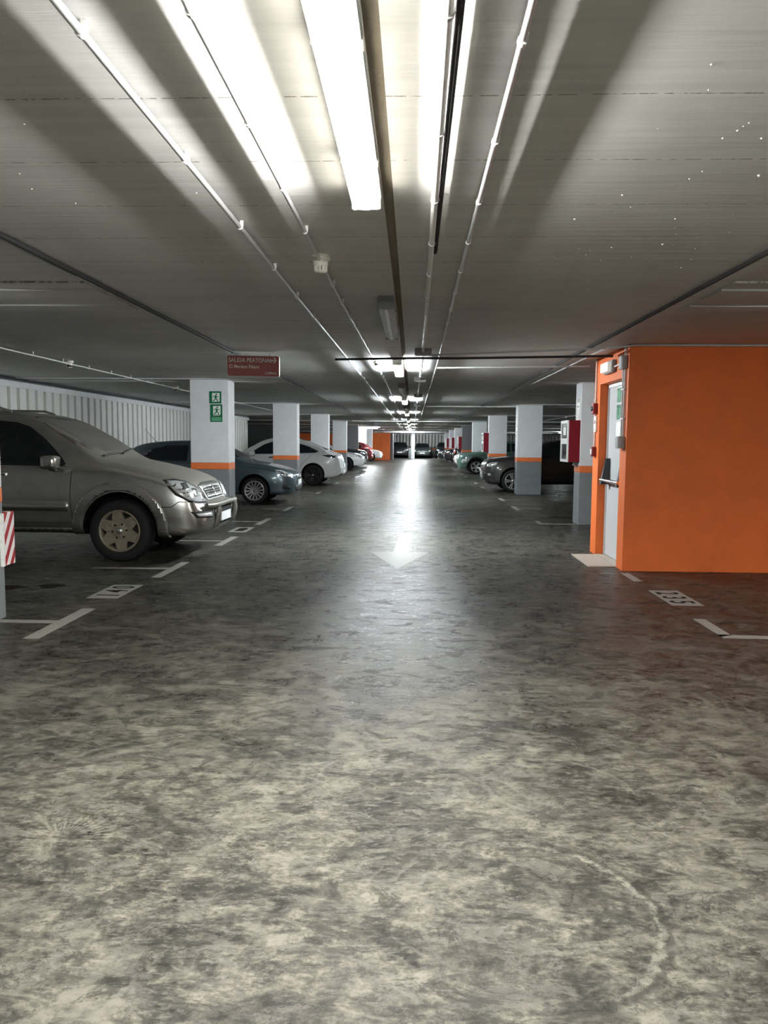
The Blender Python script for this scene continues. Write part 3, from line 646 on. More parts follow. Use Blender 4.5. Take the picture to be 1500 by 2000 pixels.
for i, y in enumerate((9.25, 13.2, 17.6, 21.9)):
    t = thing('junction_box', ['flat grey junction box where conduits cross beyond the unlit light', 'second grey junction box on the thick conduit', 'third grey junction box on the thick conduit', 'fourth grey junction box on the thick conduit'][i], 'box', (.112, y, H))
    MB().box((-.10, -.06, -.075), (.10, .06, 0), 0, .006).obj('housing', 'plastic_grey', t); MB().box((-.09, -.05, -.083), (.09, .05, -.074), 0, .004).obj('lid', 'pvc_grey', t)

def detector(x, y, label, big=True):
    t = thing('smoke_detector', label, 'detector', (x, y, H), 0, 'smoke detectors on the ceiling')
    MB().lathe([(0, 0), (.058, 0), (.058, -.025), (.052, -.036), (0, -.036)], 'Z', 24, o=(0, 0, 0)).obj('base', 'plastic_cream', t)
    MB().lathe([(.045, -.034), (.045, -.058), (.040, -.066)], 'Z', 24).obj('collar', 'plastic_cream', t)
    if big:
        for k in range(12):
            a = 2 * PI * k / 12; b = MB()
            b.box((-.004, -.007, -.092), (.004, .007, -.062)); o = b.obj('fin', 'plastic_cream', t, (.037 * math.cos(a), .037 * math.sin(a), 0), a)
    MB().lathe([(0, -.06), (.030, -.06), (.030, -.09)], 'Z', 20).obj('sensor', 'slot_black', t)
    MB().lathe([(.038, -.090), (.036, -.098), (0, -.102)], 'Z', 24).obj('tip', 'plastic_cream', t)
detector(-.565, 4.72, 'white smoke detector on the left conduit before the unlit light')
detector(-.49, 10.35, 'smoke detector on the left conduit by the second lit light', False)
for x, y, lb in ((-4.83, 10.75, 'detector above the roof of the dusty off-roader'), (-4.82, 15.6, 'detector left of the pillar with green signs'), (-4.81, 20.4, 'detector between the first two left pillars in view'), (-4.8, 29.0, 'distant detector beyond the second left pillar'), (6.0, 30.5, 'detector over the right bays behind the second right pillar')): detector(x, y, lb, False)
#CARS#

# ------------------------------------------------------------------ vehicles
def pchip(P):
    xs = [p[0] for p in P]; ys = [p[1] for p in P]; n = len(xs)
    h = [xs[i + 1] - xs[i] for i in range(n - 1)]; dl = [(ys[i + 1] - ys[i]) / h[i] for i in range(n - 1)]
    m = [dl[0]] + [0.0] * (n - 2) + [dl[-1]]
    for i in range(1, n - 1):
        if dl[i - 1] * dl[i] > 0:
            w1 = 2 * h[i] + h[i - 1]; w2 = h[i] + 2 * h[i - 1]; m[i] = (w1 + w2) / (w1 / dl[i - 1] + w2 / dl[i])
    def f(x):
        x = min(max(x, xs[0]), xs[-1]); i = 0
        while i < n - 2 and x > xs[i + 1]: i += 1
        t = (x - xs[i]) / h[i]; t2 = t * t; t3 = t2 * t
        return (2 * t3 - 3 * t2 + 1) * ys[i] + (t3 - 2 * t2 + t) * h[i] * m[i] + (-2 * t3 + 3 * t2) * ys[i + 1] + (t3 - t2) * h[i] * m[i + 1]
    return f
def crom(P, sub):
    out = []
    for i in range(len(P) - 1):
        p0 = P[max(i - 1, 0)]; p1 = P[i]; p2 = P[i + 1]; p3 = P[min(i + 2, len(P) - 1)]
        for k in range(sub):
            t = k / sub
            out.append(tuple(0.5 * (2 * b + (c - a) * t + (2 * a - 5 * b + 4 * c - d) * t * t + (3 * b - a - 3 * c + d) * t ** 3) for a, b, c, d in zip(p0, p1, p2, p3)))
    out.append(tuple(P[-1])); return out
class Car:
    """s runs from the front bumper (0) to the rear (L); local x = L/2 - s"""
    def __init__(c, name, label, cat, loc, rotz, sp, paint):
        c.sp = sp; c.L = sp['L']; c.W = sp['W'] / 2
        c.t = thing(name, label, cat, loc, rotz, 'cars parked along the aisle')
        top, bot, wid, belt, tum = (pchip(sp[k]) for k in ('top', 'bot', 'wid', 'belt', 'tum'))
        L = c.L; st = set()
        n = sp.get('n', 40)
        for k in range(n + 1): st.add(round(L * k / n, 3))
        for q in (.0, .012, .03, .055, .09, .13, .17, .22, .28): st.add(q); st.add(round(L - q, 3))
        for k in ('top', 'belt'):
            for q in sp[k]: st.add(round(q[0], 3))
        st = sorted(st); st = [s for i, s in enumerate(st) if i == 0 or s - st[i - 1] > .011]
        rings = []; sub = 4
        for s in st:
            w = c.W * wid(s); zt = top(s); zb = bot(s); tu = tum(s)
            sh = min(belt(s), zt - sp.get('shd', .10)); sh = max(sh, zb + .12)
            cab = min(max((zt - sh - .12) / .25, 0), 1); er = w * (tu * cab + .84 * (1 - cab))
            drop = .055 + .02 * cab
            P = [(0, zb), (.6 * w, zb), (.93 * w, zb + .035), (.985 * w, zb + .30 * (sh - zb)), (1.0 * w, zb + .62 * (sh - zb)), (.975 * w, sh - .03), (.945 * w, sh + .012)]
            e2 = (.945 * w * .42 + er * .58, sh + (zt - drop - sh) * .56)
            P += [e2, (er, zt - drop), (er * .86, zt - .018), (er * .45, zt - .004), (0, zt)]
            half = crom(P, sub)
            rings.append([(L / 2 - s, y, z) for y, z in half] + [(L / 2 - s, -y, z) for y, z in half[-2:0:-1]])
        m = len(rings[0]); vs = [p for r in rings for p in r]; fs = []
        for i in range(len(rings) - 1):
            for k in range(m): fs.append((i * m + k, i * m + (k + 1) % m, (i + 1) * m + (k + 1) % m, (i + 1) * m + k))
        fs.append(tuple(range(m))[::-1]); fs.append(tuple((len(rings) - 1) * m + k for k in range(m)))
        me = bpy.data.meshes.new('body'); me.from_pydata(vs, [], fs)
        bm = bmesh.new(); bm.from_mesh(me); bmesh.ops.recalc_face_normals(bm, faces=list(bm.faces)); bm.to_mesh(me)
        c.bvh = BVHTree.FromBMesh(bm); bm.free()
        me.materials.append(M[paint]); me.materials.append(M['well_black']); c.paint = paint
        # cut the wheel wells
        tmp = bpy.data.objects.new('tmp', me); C.objects.link(tmp)
        cut = MB()
        for s in sp['axles']:
            for sd in (-1, 1):
                n2 = 28; R = sp['arch']; yy = (c.W * .60 * sd, (c.W + .15) * sd)
                ring = [(L / 2 - s + R * math.cos(2 * PI * k / n2), sp['R'] + .02 + R * math.sin(2 * PI * k / n2)) for k in range(n2)]
                cut.prism(ring, lambda u, v, q: (u, q, v), min(yy), max(yy))
        co = cut.obj('tmpcut', 'well_black')
        md = tmp.modifiers.new('b', 'BOOLEAN'); md.object = co; md.operation = 'DIFFERENCE'; md.solver = 'EXACT'; md.material_mode = 'TRANSFER'
        dg = bpy.context.evaluated_depsgraph_get(); dg.update()
        m2 = bpy.data.meshes.new_from_object(tmp.evaluated_get(dg)); m2.name = 'body'
        bpy.data.objects.remove(tmp); bpy.data.objects.remove(co)
        m2.polygons.foreach_set('use_smooth', [True] * len(m2.polygons))
        m2.set_sharp_from_angle(angle=math.radians(38))
        c.body = link('body', m2, c.t)
    def hit(c, u, z, th, side):
        a = math.radians(th)
        # solve position far outside then shoot inwards
        out = Vector((math.cos(a), side * math.sin(a), 0))           # local x forward
        base = Vector((c.L / 2 - u * math.sin(a), side * u * math.cos(a), z))
        o = base + out * 6; h = c.bvh.ray_cast(o, -out)
        return (h[0], h[1]) if h[0] is not None else (None, None)
    def hit_top(c, s, y):
        h = c.bvh.ray_cast(Vector((c.L / 2 - s, y, 5)), Vector((0, 0, -1)))
        return (h[0], h[1]) if h[0] is not None else (None, None)
    def patch(c, name, poly, th, side, m, off=.004, label=None, parent=None, res=.07, skirt=.012, smooth=True, both=False):
        """a thin shaped shell on the body surface; th = 0 front, 90 side, 180 rear, 'top' from above (u = s, v = y)"""
        if both:
            for q in (-1, 1): c.patch(name, poly, th, q, m, off, label, parent, res, skirt, smooth)
            return None
        b = MB()
        for sd in (side,):
            P = []
            n = len(poly)
            for i in range(n):
                a, q = Vector(poly[i]), Vector(poly[(i + 1) % n]); k = max(1, int((q - a).length / res))
                for j in range(k): P.append(a.lerp(q, j / k))
            nb = len(P); pts = list(P)
            x0, x1 = min(p.x for p in P), max(p.x for p in P); y0, y1 = min(p.y for p in P), max(p.y for p in P)
            i = x0 + res * .5
            while i < x1:
                j = y0 + res * .5
                while j < y1: pts.append(Vector((i, j))); j += res
                i += res
            r = delaunay_2d_cdt(pts, [], [list(range(nb))], 1, 1e-5)
            vs, fs = r[0], r[2]
            pos = []; nor = []; last = None
            for v in vs:
                if th == 'top': p, nn = c.hit_top(v.x, v.y * sd)
                else: p, nn = c.hit(v.x, v.y, th, sd)
                pos.append(p); nor.append(nn)
            ok = [p is not None for p in pos]
            out = [(p + nn * off) if p is not None else Vector((0, 0, 0)) for p, nn in zip(pos, nor)]
            keep = [f for f in fs if all(ok[i] for i in f)]
            if not keep: continue
            used = sorted({i for f in keep for i in f}); mp = {k: i for i, k in enumerate(used)}
            V = [out[i][:] for i in used]; F = [[mp[i] for i in f] for f in keep]
            ec = {}
            for f in F:
                for a_, b_ in zip(f, f[1:] + f[:1]): ec[(a_, b_)] = 1
            bd = [(a_, b_) for (a_, b_) in ec if (b_, a_) not in ec]
            low = {}
            k0 = len(V)
            for a_, b_ in bd:
                for q in (a_, b_):
                    if q not in low: low[q] = len(V); i = used[q]; V.append((out[i] - nor[i] * (off + skirt))[:])
            nf = len(F)
            b.add(V, F, 0, smooth); 
            k = len(b.v) - len(V)
            for a_, b_ in bd: b.f.append([k + a_, k + low[a_], k + low[b_], k + b_]); b.mi.append(0); b.smooth.append(False)
        if not b.f: return None
        o = b.obj(name, m, parent or c.t)
        if label: o['label'] = label
        return o
    def line(c, pts, th, side, w=.008, m='slot_black', off=.0015, name='panel_gap', both=False, parent=None):
        b = [Vector(p) for p in pts]; Lh, Rh = [], []
        for i, p in enumerate(b):
            d = (b[min(i + 1, len(b) - 1)] - b[max(i - 1, 0)]).normalized(); nrm = Vector((-d.y, d.x)) * w / 2
            Lh.append(p + nrm); Rh.append(p - nrm)
        return c.patch(name, [p[:] for p in Lh + Rh[::-1]], th, side, m, off, None, parent or c.body, res=.05, skirt=.004, both=both)
    def wheels(c, rim, style, label=None):
        sp = c.sp
        for s in sp['axles']:
            for sd in (-1, 1):
                tm, rm, hm = wheel_mesh(sp['R'], sp['rim'], sp['tw'], style, rim)
                w = link('wheel', tm, c.t, (c.L / 2 - s, sd * (c.W - sp['tw'] / 2 - sp.get('inset', .02)), sp['R']))
                if sd > 0: w.rotation_euler.z = PI
                w.rotation_euler.y = 0.4 * s
                r = link('rim', rm, w); 
                if label: r['label'] = label
                link('hub_cap', hm, w)
_wc = {}
def wheel_mesh(R, r, tw, style, rim):
    key = (R, r, tw, style, rim)
    if key in _wc: return _wc[key]
    h = tw / 2      # outer face is at -y
    t = MB(); t.lathe([(r * .94, h), (r + .03, h), (R - .03, h), (R - .008, h * .82), (R, h * .5), (R, -h * .5), (R - .008, -h * .82), (R - .03, -h), (r + .045, -h - .004), (r + .012, -h + .004), (r * .97, -h + .02)], 'Y', 40)
    for k in range(4):
        y = -h * .6 + k * h * .4; t.lathe([(R + .0005, y - .004), (R + .0005, y + .004)], 'Y', 40)
    tm = t.mesh('wheel', 'rubber')
    g = MB()
    g.lathe([(r * .97, h * .6), (r * .93, -h * .2), (r * .95, -h + .012), (r + .013, -h - .001), (r + .016, -h + .006)], 'Y', 40)
    g.lathe([(r * .93, -h * .1), (0, -h * .1)], 'Y', 24, 1)
    def spoke(a, w0, w1, r0, r1, d0=0.018, d1=.012):
        ca, sa = math.cos(a), math.sin(a)
        def fn(u, v, q):   # u radial, v tangential
            y = -h + d0 + (d1 - d0) * (u - r0) / max(r1 - r0, 1e-4)
            return (u * ca - v * sa, y + q, u * sa + v * ca)
        g.prism([(r0, -w0), (r1, -w1), (r1, w1), (r0, w0)], fn, -.002, .03)
    if style == 'slot6':
        for k in range(6): spoke(2 * PI * k / 6, r * .40, r * .22, .2 * r, r * .96, .02, .008)
        g.lathe([(0, -h + .012), (r * .52, -h + .016), (r * .62, -h + .03), (r * .62, -h + .06)], 'Y', 24)
        for k in range(6):
            a = 2 * PI * (k + .5) / 6
            g.lathe([(.0, -h + .006), (.013, -h + .006), (.013, -h + .02)], 'Y', 10, 1, (.36 * r * math.cos(a), 0, .36 * r * math.sin(a)))
    else:
        n = {'multi': 14, 'five': 5, 'double': 10, 'turbine': 9}[style]
        for k in range(n):
            a = 2 * PI * k / n
            if style == 'five': spoke(a, r * .16, r * .24, .15 * r, r * .96, .03, .012)
            elif style == 'double': spoke(a + (.16 if k % 2 else -.16), r * .07, r * .09, .15 * r, r * .96, .03, .01)
            else: spoke(a, r * .06, r * .085, .18 * r, r * .96, .03, .012)
        g.lathe([(0, -h + .015), (r * .2, -h + .018), (r * .24, -h + .05)], 'Y', 20)
    rm = g.mesh('rim', [rim, 'slot_black'])
    hb = MB(); hb.lathe([(0, -h + .002), (r * .14, -h + .004), (r * .17, -h + .022)], 'Y', 18)
    hm = hb.mesh('hub_cap', 'brushed')
    _wc[key] = (tm, rm, hm); return _wc[key]
def mirror_part(c, s, z, y, m, both=True, sz=1.0):
    for sd in (-1, 1):
        b = MB(); b.box((c.L / 2 - s - .09 * sz, sd * y - .10 * sz, z - .075 * sz), (c.L / 2 - s + .09 * sz, sd * y + .10 * sz, z + .085 * sz), 0, .045 * sz)
        o = b.obj('mirror', m, c.t)
        for p in o.data.polygons: p.use_smooth = True
        k = MB(); k.box((c.L / 2 - s - .05, min(sd * (y - .18), sd * (y - .05)), z - .095 * sz), (c.L / 2 - s + .03, max(sd * (y - .18), sd * (y - .05)), z - .045 * sz), 0, .01); k.obj('mirror_arm', 'plastic_black', o)
def num_plate(c, front, z, y=0, txt=None, w=.52):
    s = 0 if front else c.L
    h, n = c.hit(0, z, 0 if front else 180, 1)
    x = (h.x if h else (c.L / 2 if front else -c.L / 2)) + (.012 if front else -.012)
    o = MB().box((x - .008, -w / 2, z - .055), (x + .008, w / 2, z + .055), 0, .003).obj('number_plate', 'plate_white', c.t)
    xx = x + (.0085 if front else -.0085)
    MB().box((xx - .001, w / 2 - .045 if front else -w / 2 + .005, z - .05), (xx + .001, w / 2 - .005 if front else -w / 2 + .045, z + .05)).obj('blue_band', 'paint_bluegrey', o)
    return o
def flare(s0, R, zc, r0, r1, a0=-8, a1=188, n=18):
    A = [math.radians(a0 + (a1 - a0) * k / n) for k in range(n + 1)]
    return [(s0 + r1 * math.cos(a), zc + r1 * math.sin(a)) for a in A] + [(s0 + r0 * math.cos(a), zc + r0 * math.sin(a)) for a in A[::-1]]
def arrow_antenna(c, s, y, m='plastic_black'):
    p, n = c.hit_top(s, y)
    MB().tube([p, p + Vector((-.06, 0, .05)), p + Vector((-.30, 0, .33))], [.012, .006, .003], 6).obj('antenna', m, c.t)
def common(c, f, far=False):
    """features shared by all cars; f gives the outlines"""
    g = f.get('glass', 'glass_dark')
    if 'windshield' in f: c.patch('windshield', f['windshield'], 'top', 1, f.get('wsmat', g), .004, res=.09)
    if 'rear_glass' in f: c.patch('rear_window', f['rear_glass'], 'top', 1, g, .004, res=.09)
    for w in f.get('windows', []): c.patch('side_window', w, 90, 1, f.get('winmat', g), .004, res=.08, both=True)
    for k in f.get('gaps', []): c.line(k, 90, 1, both=True)
    if 'headlight' in f:
        for sd in (1, -1):
            h = c.patch('headlight', f['headlight'], f.get('hl_th', 45), sd, f.get('hl_m', 'lens_clear'), .006, res=.04)
            if h and 'hl_in' in f:
                for q in f['hl_in']: c.patch('lamp_unit', q, f.get('hl_th', 45), sd, 'chrome' , .009, None, h, res=.03, skirt=.004)
    if 'taillight' in f:
        for sd in (1, -1): c.patch('tail_light', f['taillight'], f.get('tl_th', 135), sd, f.get('tl_m', 'lens_red'), .006, res=.05)
    if 'grille' in f: c.patch('grille', f['grille'], 0, 1, 'slot_black', .004, res=.05)
    if 'grille_low' in f: c.patch('lower_grille', f['grille_low'], 0, 1, 'slot_black', .004, res=.05)
    if 'rear_low' in f: c.patch('rear_diffuser', f['rear_low'], 180, 1, 'plastic_black', .006, res=.06)
    if 'sill' in f: c.patch('sill_trim', f['sill'], 90, 1, f.get('sill_m', 'plastic_black'), .010, res=.09, both=True)
    if f.get('flare'):
        for s in c.sp['axles']: c.patch('wheel_arch_trim', flare(s, 0, c.sp['R'] + .02, c.sp['arch'] - .004, c.sp['arch'] + f['flare'], f.get('fa0', -8), f.get('fa1', 188)), 90, 1, f.get('flare_m', 'plastic_black'), .012, res=.06, both=True)
    for s, z in f.get('handles', []): c.patch('door_handle', [(s, z - .014), (s + .19, z - .010), (s + .19, z + .016), (s, z + .014)], 90, 1, f.get('handle_m', c.paint), .022, res=.05, both=True)
    if 'mirror' in f: mirror_part(c, *f['mirror'], f.get('mirror_m', c.paint))
    if 'plate_f' in f: num_plate(c, True, f['plate_f'])
    if 'plate_r' in f: num_plate(c, False, f['plate_r'])
def mirror_poly(h): return h + [(u, -v) for u, v in h[::-1]]

# ---- dusty silver off-roader (hero)
SUV = dict(L=4.70, W=1.87, R=.372, rim=.235, tw=.25, arch=.445, axles=(1.02, 3.84), n=60, shd=.11, inset=.0,
    top=[(0, .655), (.04, .685), (.10, .705), (.13, .74), (.165, .83), (.20, .89), (.27, .95), (.5, 1.045), (.9, 1.145), (1.22, 1.215), (1.30, 1.255), (1.7, 1.515), (2.1, 1.715), (2.35, 1.775), (2.8, 1.80), (3.6, 1.79), (4.2, 1.745), (4.42, 1.68), (4.55, 1.35), (4.62, 1.1), (4.66, .75), (4.7, .66)],
    bot=[(0, .40), (.05, .34), (.2, .30), (.6, .29), (2, .33), (3.8, .32), (4.5, .36), (4.7, .44)],
    wid=[(0, .66), (.03, .74), (.08, .82), (.16, .895), (.30, .955), (.55, .99), (1.0, 1.0), (3.8, 1.0), (4.35, .975), (4.58, .90), (4.66, .83), (4.7, .76)],
    belt=[(0, .62), (.2, .86), (.5, .95), (1.2, 1.085), (1.6, 1.11), (3.0, 1.13), (4.2, 1.16), (4.7, 1.16)],
    tum=[(0, .84), (1.2, .84), (1.5, .80), (2.1, .72), (3.5, .71), (4.3, .70), (4.7, .80)])
c = Car('offroad_car', 'dusty silver off-roader with a bull bar, parked nose out at the left', 'car', (-2.43 - 2.35, 9.82, 0), 0, SUV, 'paint_dusty')
c.wheels('rim_dusty', 'slot6', 'dusty six hole alloy rim')
common(c, dict(wsmat='dusty_glass', glass='dusty_glass_side',
    windshield=mirror_poly([(1.345, 0), (1.36, .35), (1.44, .68), (1.62, .735), (2.02, .655), (2.16, .60), (2.13, .3), (2.11, 0)]),
    windows=[[(1.64, 1.125), (1.74, 1.24), (1.95, 1.44), (2.16, 1.595), (2.32, 1.645), (2.66, 1.675), (2.66, 1.14)], [(2.76, 1.14), (2.76, 1.675), (3.40, 1.665), (3.52, 1.16)], [(3.62, 1.17), (3.52, 1.655), (4.12, 1.61), (4.28, 1.22)]],
    gaps=[[(1.585, .46), (1.60, .8), (1.585, 1.02), (1.57, 1.12)], [(2.71, .48), (2.71, 1.12)], [(3.40, .78), (3.50, .95), (3.56, 1.14)], [(1.60, .46), (2.70, .46), (3.35, .48)]],
    headlight=[(.93, .965), (.80, .963), (.67, .935), (.51, .85), (.43, .705), (.58, .71), (.74, .735), (.86, .815), (.915, .895)],
    hl_in=[[(.78, .93), (.70, .935), (.68, .86), (.77, .85)], [(.66, .87), (.57, .86), (.54, .78), (.64, .77)]],
    sill=[(1.55, .335), (1.55, .40), (3.35, .40), (3.35, .335)], sill_m='bumper_grey',
    handles=[(2.36, 1.03), (3.12, 1.04)], handle_m='chrome', mirror=(1.78, 1.17, 1.02), mirror_m='paint_dusty'))
# flared arches, side moulding
for s, a0, a1 in ((1.02, -22, 205), (3.84, -20, 200)):
    c.patch('wheel_arch_flare', flare(s, 0, .392, .458, .568, a0, a1, 36), 90, 1, 'paint_dusty', .026, res=.03, skirt=.03, both=True)
c.patch('door_moulding', [(1.62, .60), (1.62, .72), (3.30, .74), (3.30, .62)], 90, 1, 'paint_dusty', .012, res=.09, both=True)
c.line([(.12, -.40), (.16, -.50)], 'top', 1, .008)
for sd in (1, -1):
    hp = [(.955, .975), (.80, .985), (.67, .955), (.495, .865), (.40, .685), (.58, .69), (.745, .715), (.885, .80), (.945, .89)]
    c.patch('headlight_seal', hp, 45, sd, 'slot_black', .003, res=.04, skirt=.004)
# grille: bright frame, dark mouth, slats
gf = c.patch('grille', [(-.47, .893), (-.40, .70), (.40, .70), (.47, .893), (.25, .92), (-.25, .92)], 0, 1, 'brushed', .012, 'bright grille frame', res=.05, skirt=.02)
c.patch('grille_mouth', [(-.395, .842), (-.345, .718), (.345, .718), (.395, .842), (.2, .858), (-.2, .858)], 0, 1, 'slot_black', .014, None, gf, res=.05, skirt=.004)
for z in (.734, .764, .794, .823):
    e = .35 + (z - .735) * .36
    c.patch('slat', [(-e, z - .004), (e, z - .004), (e, z + .008), (-e, z + .008)], 0, 1, 'brushed', .026, None, gf, res=.06, skirt=.012)
c.patch('grille_bar', [(-.014, .715), (.014, .715), (.014, .87), (-.014, .87)], 0, 1, 'chrome', .032, None, gf, res=.05, skirt=.02)
# bumper: seam, fog lamps, mouth, bull bar
c.line([(.14, .715), (.32, .72), (.40, .66), (.56, .655)], 90, 1, .009, both=True)
for sd in (1, -1):
    h = c.patch('fog_lamp', [(.50, .515), (.80, .525), (.86, .60), (.50, .605)], 22, sd, 'slot_black', .005, res=.05)
    if h: c.patch('lamp_unit', [(.54, .53), (.77, .54), (.81, .575), (.54, .58)], 22, sd, 'lens_clear', .008, None, h, res=.05, skirt=.004)
c.patch('bumper_mouth', [(-.36, .40), (.36, .40), (.38, .635), (-.38, .635)], 0, 1, 'slot_black', .004, res=.06)
bb = MB()
def bx_(y, z=.63):
    h, n = c.hit(y, z, 0, 1); return h.x + .032
bb.tube([(bx_(y), y, .668 - .015 * abs(y)) for y in [-.66, -.58, -.45, -.3, -.15, 0, .15, .3, .45, .58, .66]], .034, 12)
for sd in (-1, 1):
    bb.tube([(bx_(.42), sd * .42, .655), (bx_(.42) + .012, sd * .425, .59), (bx_(.42, .5), sd * .43, .50), (bx_(.42, .44) - .02, sd * .43, .42), (bx_(.42, .44) - .12, sd * .42, .36)], [.030, .034, .036, .034, .03], 12)
tag(bb.obj('bull_bar', 'bumper_grey', c.t), 'grey nudge bar across the bumper')
q = MB().box((c.L / 2 + .022, -.26, .44), (c.L / 2 + .034, .26, .55), 0, .003).obj('number_plate', 'plate_white', c.t)
MB().box((c.L / 2 + .0335, .215, .445), (c.L / 2 + .036, .255, .545)).obj('blue_band', 'paint_bluegrey', q)
MB().box((c.L / 2 - .08, -.05, .47), (c.L / 2 + .022, .05, .52)).obj('bracket', 'plastic_black', q)
w = MB()
for y0, y1 in ((-.05, .62), (-.66, -.02)):
    pts = []
    for k in range(5):
        y = y0 + (y1 - y0) * k / 4; p, n = c.hit_top(1.30 + .03 * k * (1 if y0 > -.1 else .2), y); pts.append(p + n * .02)
    w.tube(pts, .011, 6)
w.obj('wiper', 'plastic_black', c.t)
rr = MB()
for sd in (-1, 1):
    pts = []
    for s in (2.45, 2.6, 3.0, 3.5, 3.95, 4.1):
        p, n = c.hit_top(s, sd * .58); pts.append(p + Vector((0, 0, .05 if 2.5 < s < 4.0 else .01)))
    rr.tube(pts, .016, 8)
rr.obj('roof_rail', 'brushed', c.t)

# ---- blue grey hatchback
HATCH = dict(L=4.25, W=1.75, R=.315, rim=.215, tw=.205, arch=.365, axles=(.92, 3.53), n=44, shd=.10, inset=.015,
    top=[(0, .56), (.03, .66), (.08, .72), (.16, .77), (.4, .86), (.8, .94), (1.1, .985), (1.2, 1.02), (1.6, 1.24), (2.0, 1.40), (2.3, 1.455), (2.7, 1.465), (3.3, 1.43), (3.7, 1.36), (3.82, 1.30), (4.05, 1.02), (4.16, .90), (4.22, .74), (4.25, .62)],
    bot=[(0, .30), (.1, .22), (.4, .20), (2, .22), (3.9, .24), (4.25, .34)],
    wid=[(0, .52), (.02, .62), (.07, .73), (.16, .84), (.30, .92), (.55, .975), (.9, 1), (3.4, 1), (3.95, .96), (4.15, .88), (4.22, .78), (4.25, .70)],
    belt=[(0, .55), (.3, .74), (.9, .85), (1.4, .90), (2.5, .93), (3.6, .98), (4.25, .98)],
    tum=[(0, .84), (1.2, .82), (1.9, .70), (3.3, .68), (3.9, .66), (4.25, .74)])
hw = dict(windshield=mirror_poly([(1.20, 0), (1.24, .4), (1.36, .66), (1.9, .56), (2.02, .50), (1.98, 0)]),
    rear_glass=mirror_poly([(3.76, 0), (3.78, .48), (4.04, .56), (4.06, 0)]),
    windows=[[(1.60, .955), (1.62, 1.0), (1.95, 1.24), (2.15, 1.32), (2.42, 1.35), (2.42, .965)], [(2.50, .97), (2.50, 1.35), (3.0, 1.335), (3.32, 1.27), (3.60, 1.10), (3.42, 1.01)]],
    gaps=[[(1.50, .35), (1.50, .92)], [(2.46, .36), (2.46, .95)], [(1.5, .34), (3.1, .34)], [(3.12, .55), (3.3, .75), (3.42, .98)]],
    headlight=[(.88, .80), (.70, .785), (.54, .70), (.52, .635), (.70, .64), (.84, .70)], hl_in=[[(.78, .755), (.70, .75), (.70, .68), (.78, .69)], [(.65, .725), (.58, .70), (.58, .66), (.65, .66)]],
    grille=[(-.36, .655), (-.30, .575), (.30, .575), (.36, .655)], grille_low=[(-.55, .42), (-.48, .30), (.48, .30), (.55, .42)],
    taillight=[(2.50, .95), (2.34, .95), (2.32, .72), (2.48, .70)], handles=[(2.18, .86), (3.02, .88)], mirror=(1.62, .985, .94), plate_f=.50, plate_r=.72)
c = Car('hatchback_car', 'blue grey hatchback half hidden by the pillar with green signs', 'car', (-2.72 - 2.125, 18.42, 0), 0, HATCH, 'paint_bluegrey')
c.wheels('rim_silver', 'multi', 'silver many spoked rim'); common(c, hw)
c.patch('grille_strip', [(-.33, .612), (.33, .612), (.34, .632), (-.34, .632)], 0, 1, 'chrome', .014, res=.05)
for sd in (1, -1): c.patch('fog_lamp', [(.62, .345), (.80, .36), (.82, .43), (.64, .42)], 35, sd, 'slot_black', .005, res=.05)
arrow_antenna(c, 3.45, 0)

# ---- white electric fastback, rear towards the aisle
FAST = dict(L=4.75, W=1.92, R=.35, rim=.25, tw=.25, arch=.39, axles=(.88, 3.77), n=44, shd=.09, inset=.015,
    top=[(0, .55), (.03, .64), (.10, .72), (.4, .84), (.9, .95), (1.15, 1.02), (1.6, 1.28), (2.1, 1.53), (2.5, 1.61), (2.9, 1.61), (3.5, 1.49), (4.0, 1.29), (4.35, 1.12), (4.50, 1.07), (4.60, 1.02), (4.66, .90), (4.71, .74), (4.75, .62)],
    bot=[(0, .30), (.1, .22), (.4, .19), (2, .20), (4.2, .23), (4.6, .30), (4.75, .42)],
    wid=[(0, .5), (.03, .64), (.1, .78), (.25, .90), (.55, .98), (.9, 1), (3.8, 1), (4.3, .97), (4.55, .90), (4.66, .82), (4.72, .73), (4.75, .65)],
    belt=[(0, .5), (.3, .72), (.9, .88), (1.5, .97), (2.5, 1.0), (3.5, 1.03), (4.3, 1.04), (4.75, 1.0)],
    tum=[(0, .84), (1.2, .82), (2.0, .70), (3.3, .66), (4.2, .66), (4.5, .80), (4.75, .80)])
fw = dict(windshield=mirror_poly([(1.15, 0), (1.22, .5), (1.40, .72), (2.0, .60), (2.3, .52), (2.35, 0)]),
    rear_glass=mirror_poly([(3.3, 0), (3.3, .5), (4.2, .56), (4.25, 0)]),
    windows=[[(1.62, 1.03), (1.75, 1.14), (2.1, 1.36), (2.4, 1.46), (2.75, 1.48), (2.75, 1.05)], [(2.80, 1.05), (2.80, 1.48), (3.2, 1.42), (3.6, 1.30), (3.95, 1.14), (3.85, 1.09)]],
    gaps=[[(1.52, .35), (1.52, 1.0)], [(2.77, .35), (2.77, 1.03)], [(1.52, .33), (3.2, .33)], [(3.25, .5), (3.45, .78), (3.75, 1.05)]],
    headlight=[(.85, .80), (.6, .78), (.48, .68), (.6, .66), (.8, .72)],
    taillight=[(4.06, 1.015), (4.30, 1.03), (4.58, 1.0), (4.62, .95), (4.50, .915), (4.28, .945)], tl_th=90,
    tl_m='glass_tint', handles=[(2.30, .93), (3.12, .95)], handle_m='plastic_black', mirror=(1.75, 1.06, 1.03), rear_low=[(-.72, .27), (.72, .27), (.70, .40), (-.70, .40)], plate_r=.66)
FASTC = (-2.34 - 2.375, 26.5, 0)
c = Car('fastback_car', 'white fastback car parked with its tail towards the aisle', 'car', FASTC, PI, FAST, 'paint_white')
c.wheels('rim_black', 'double', 'black rim'); common(c, fw)
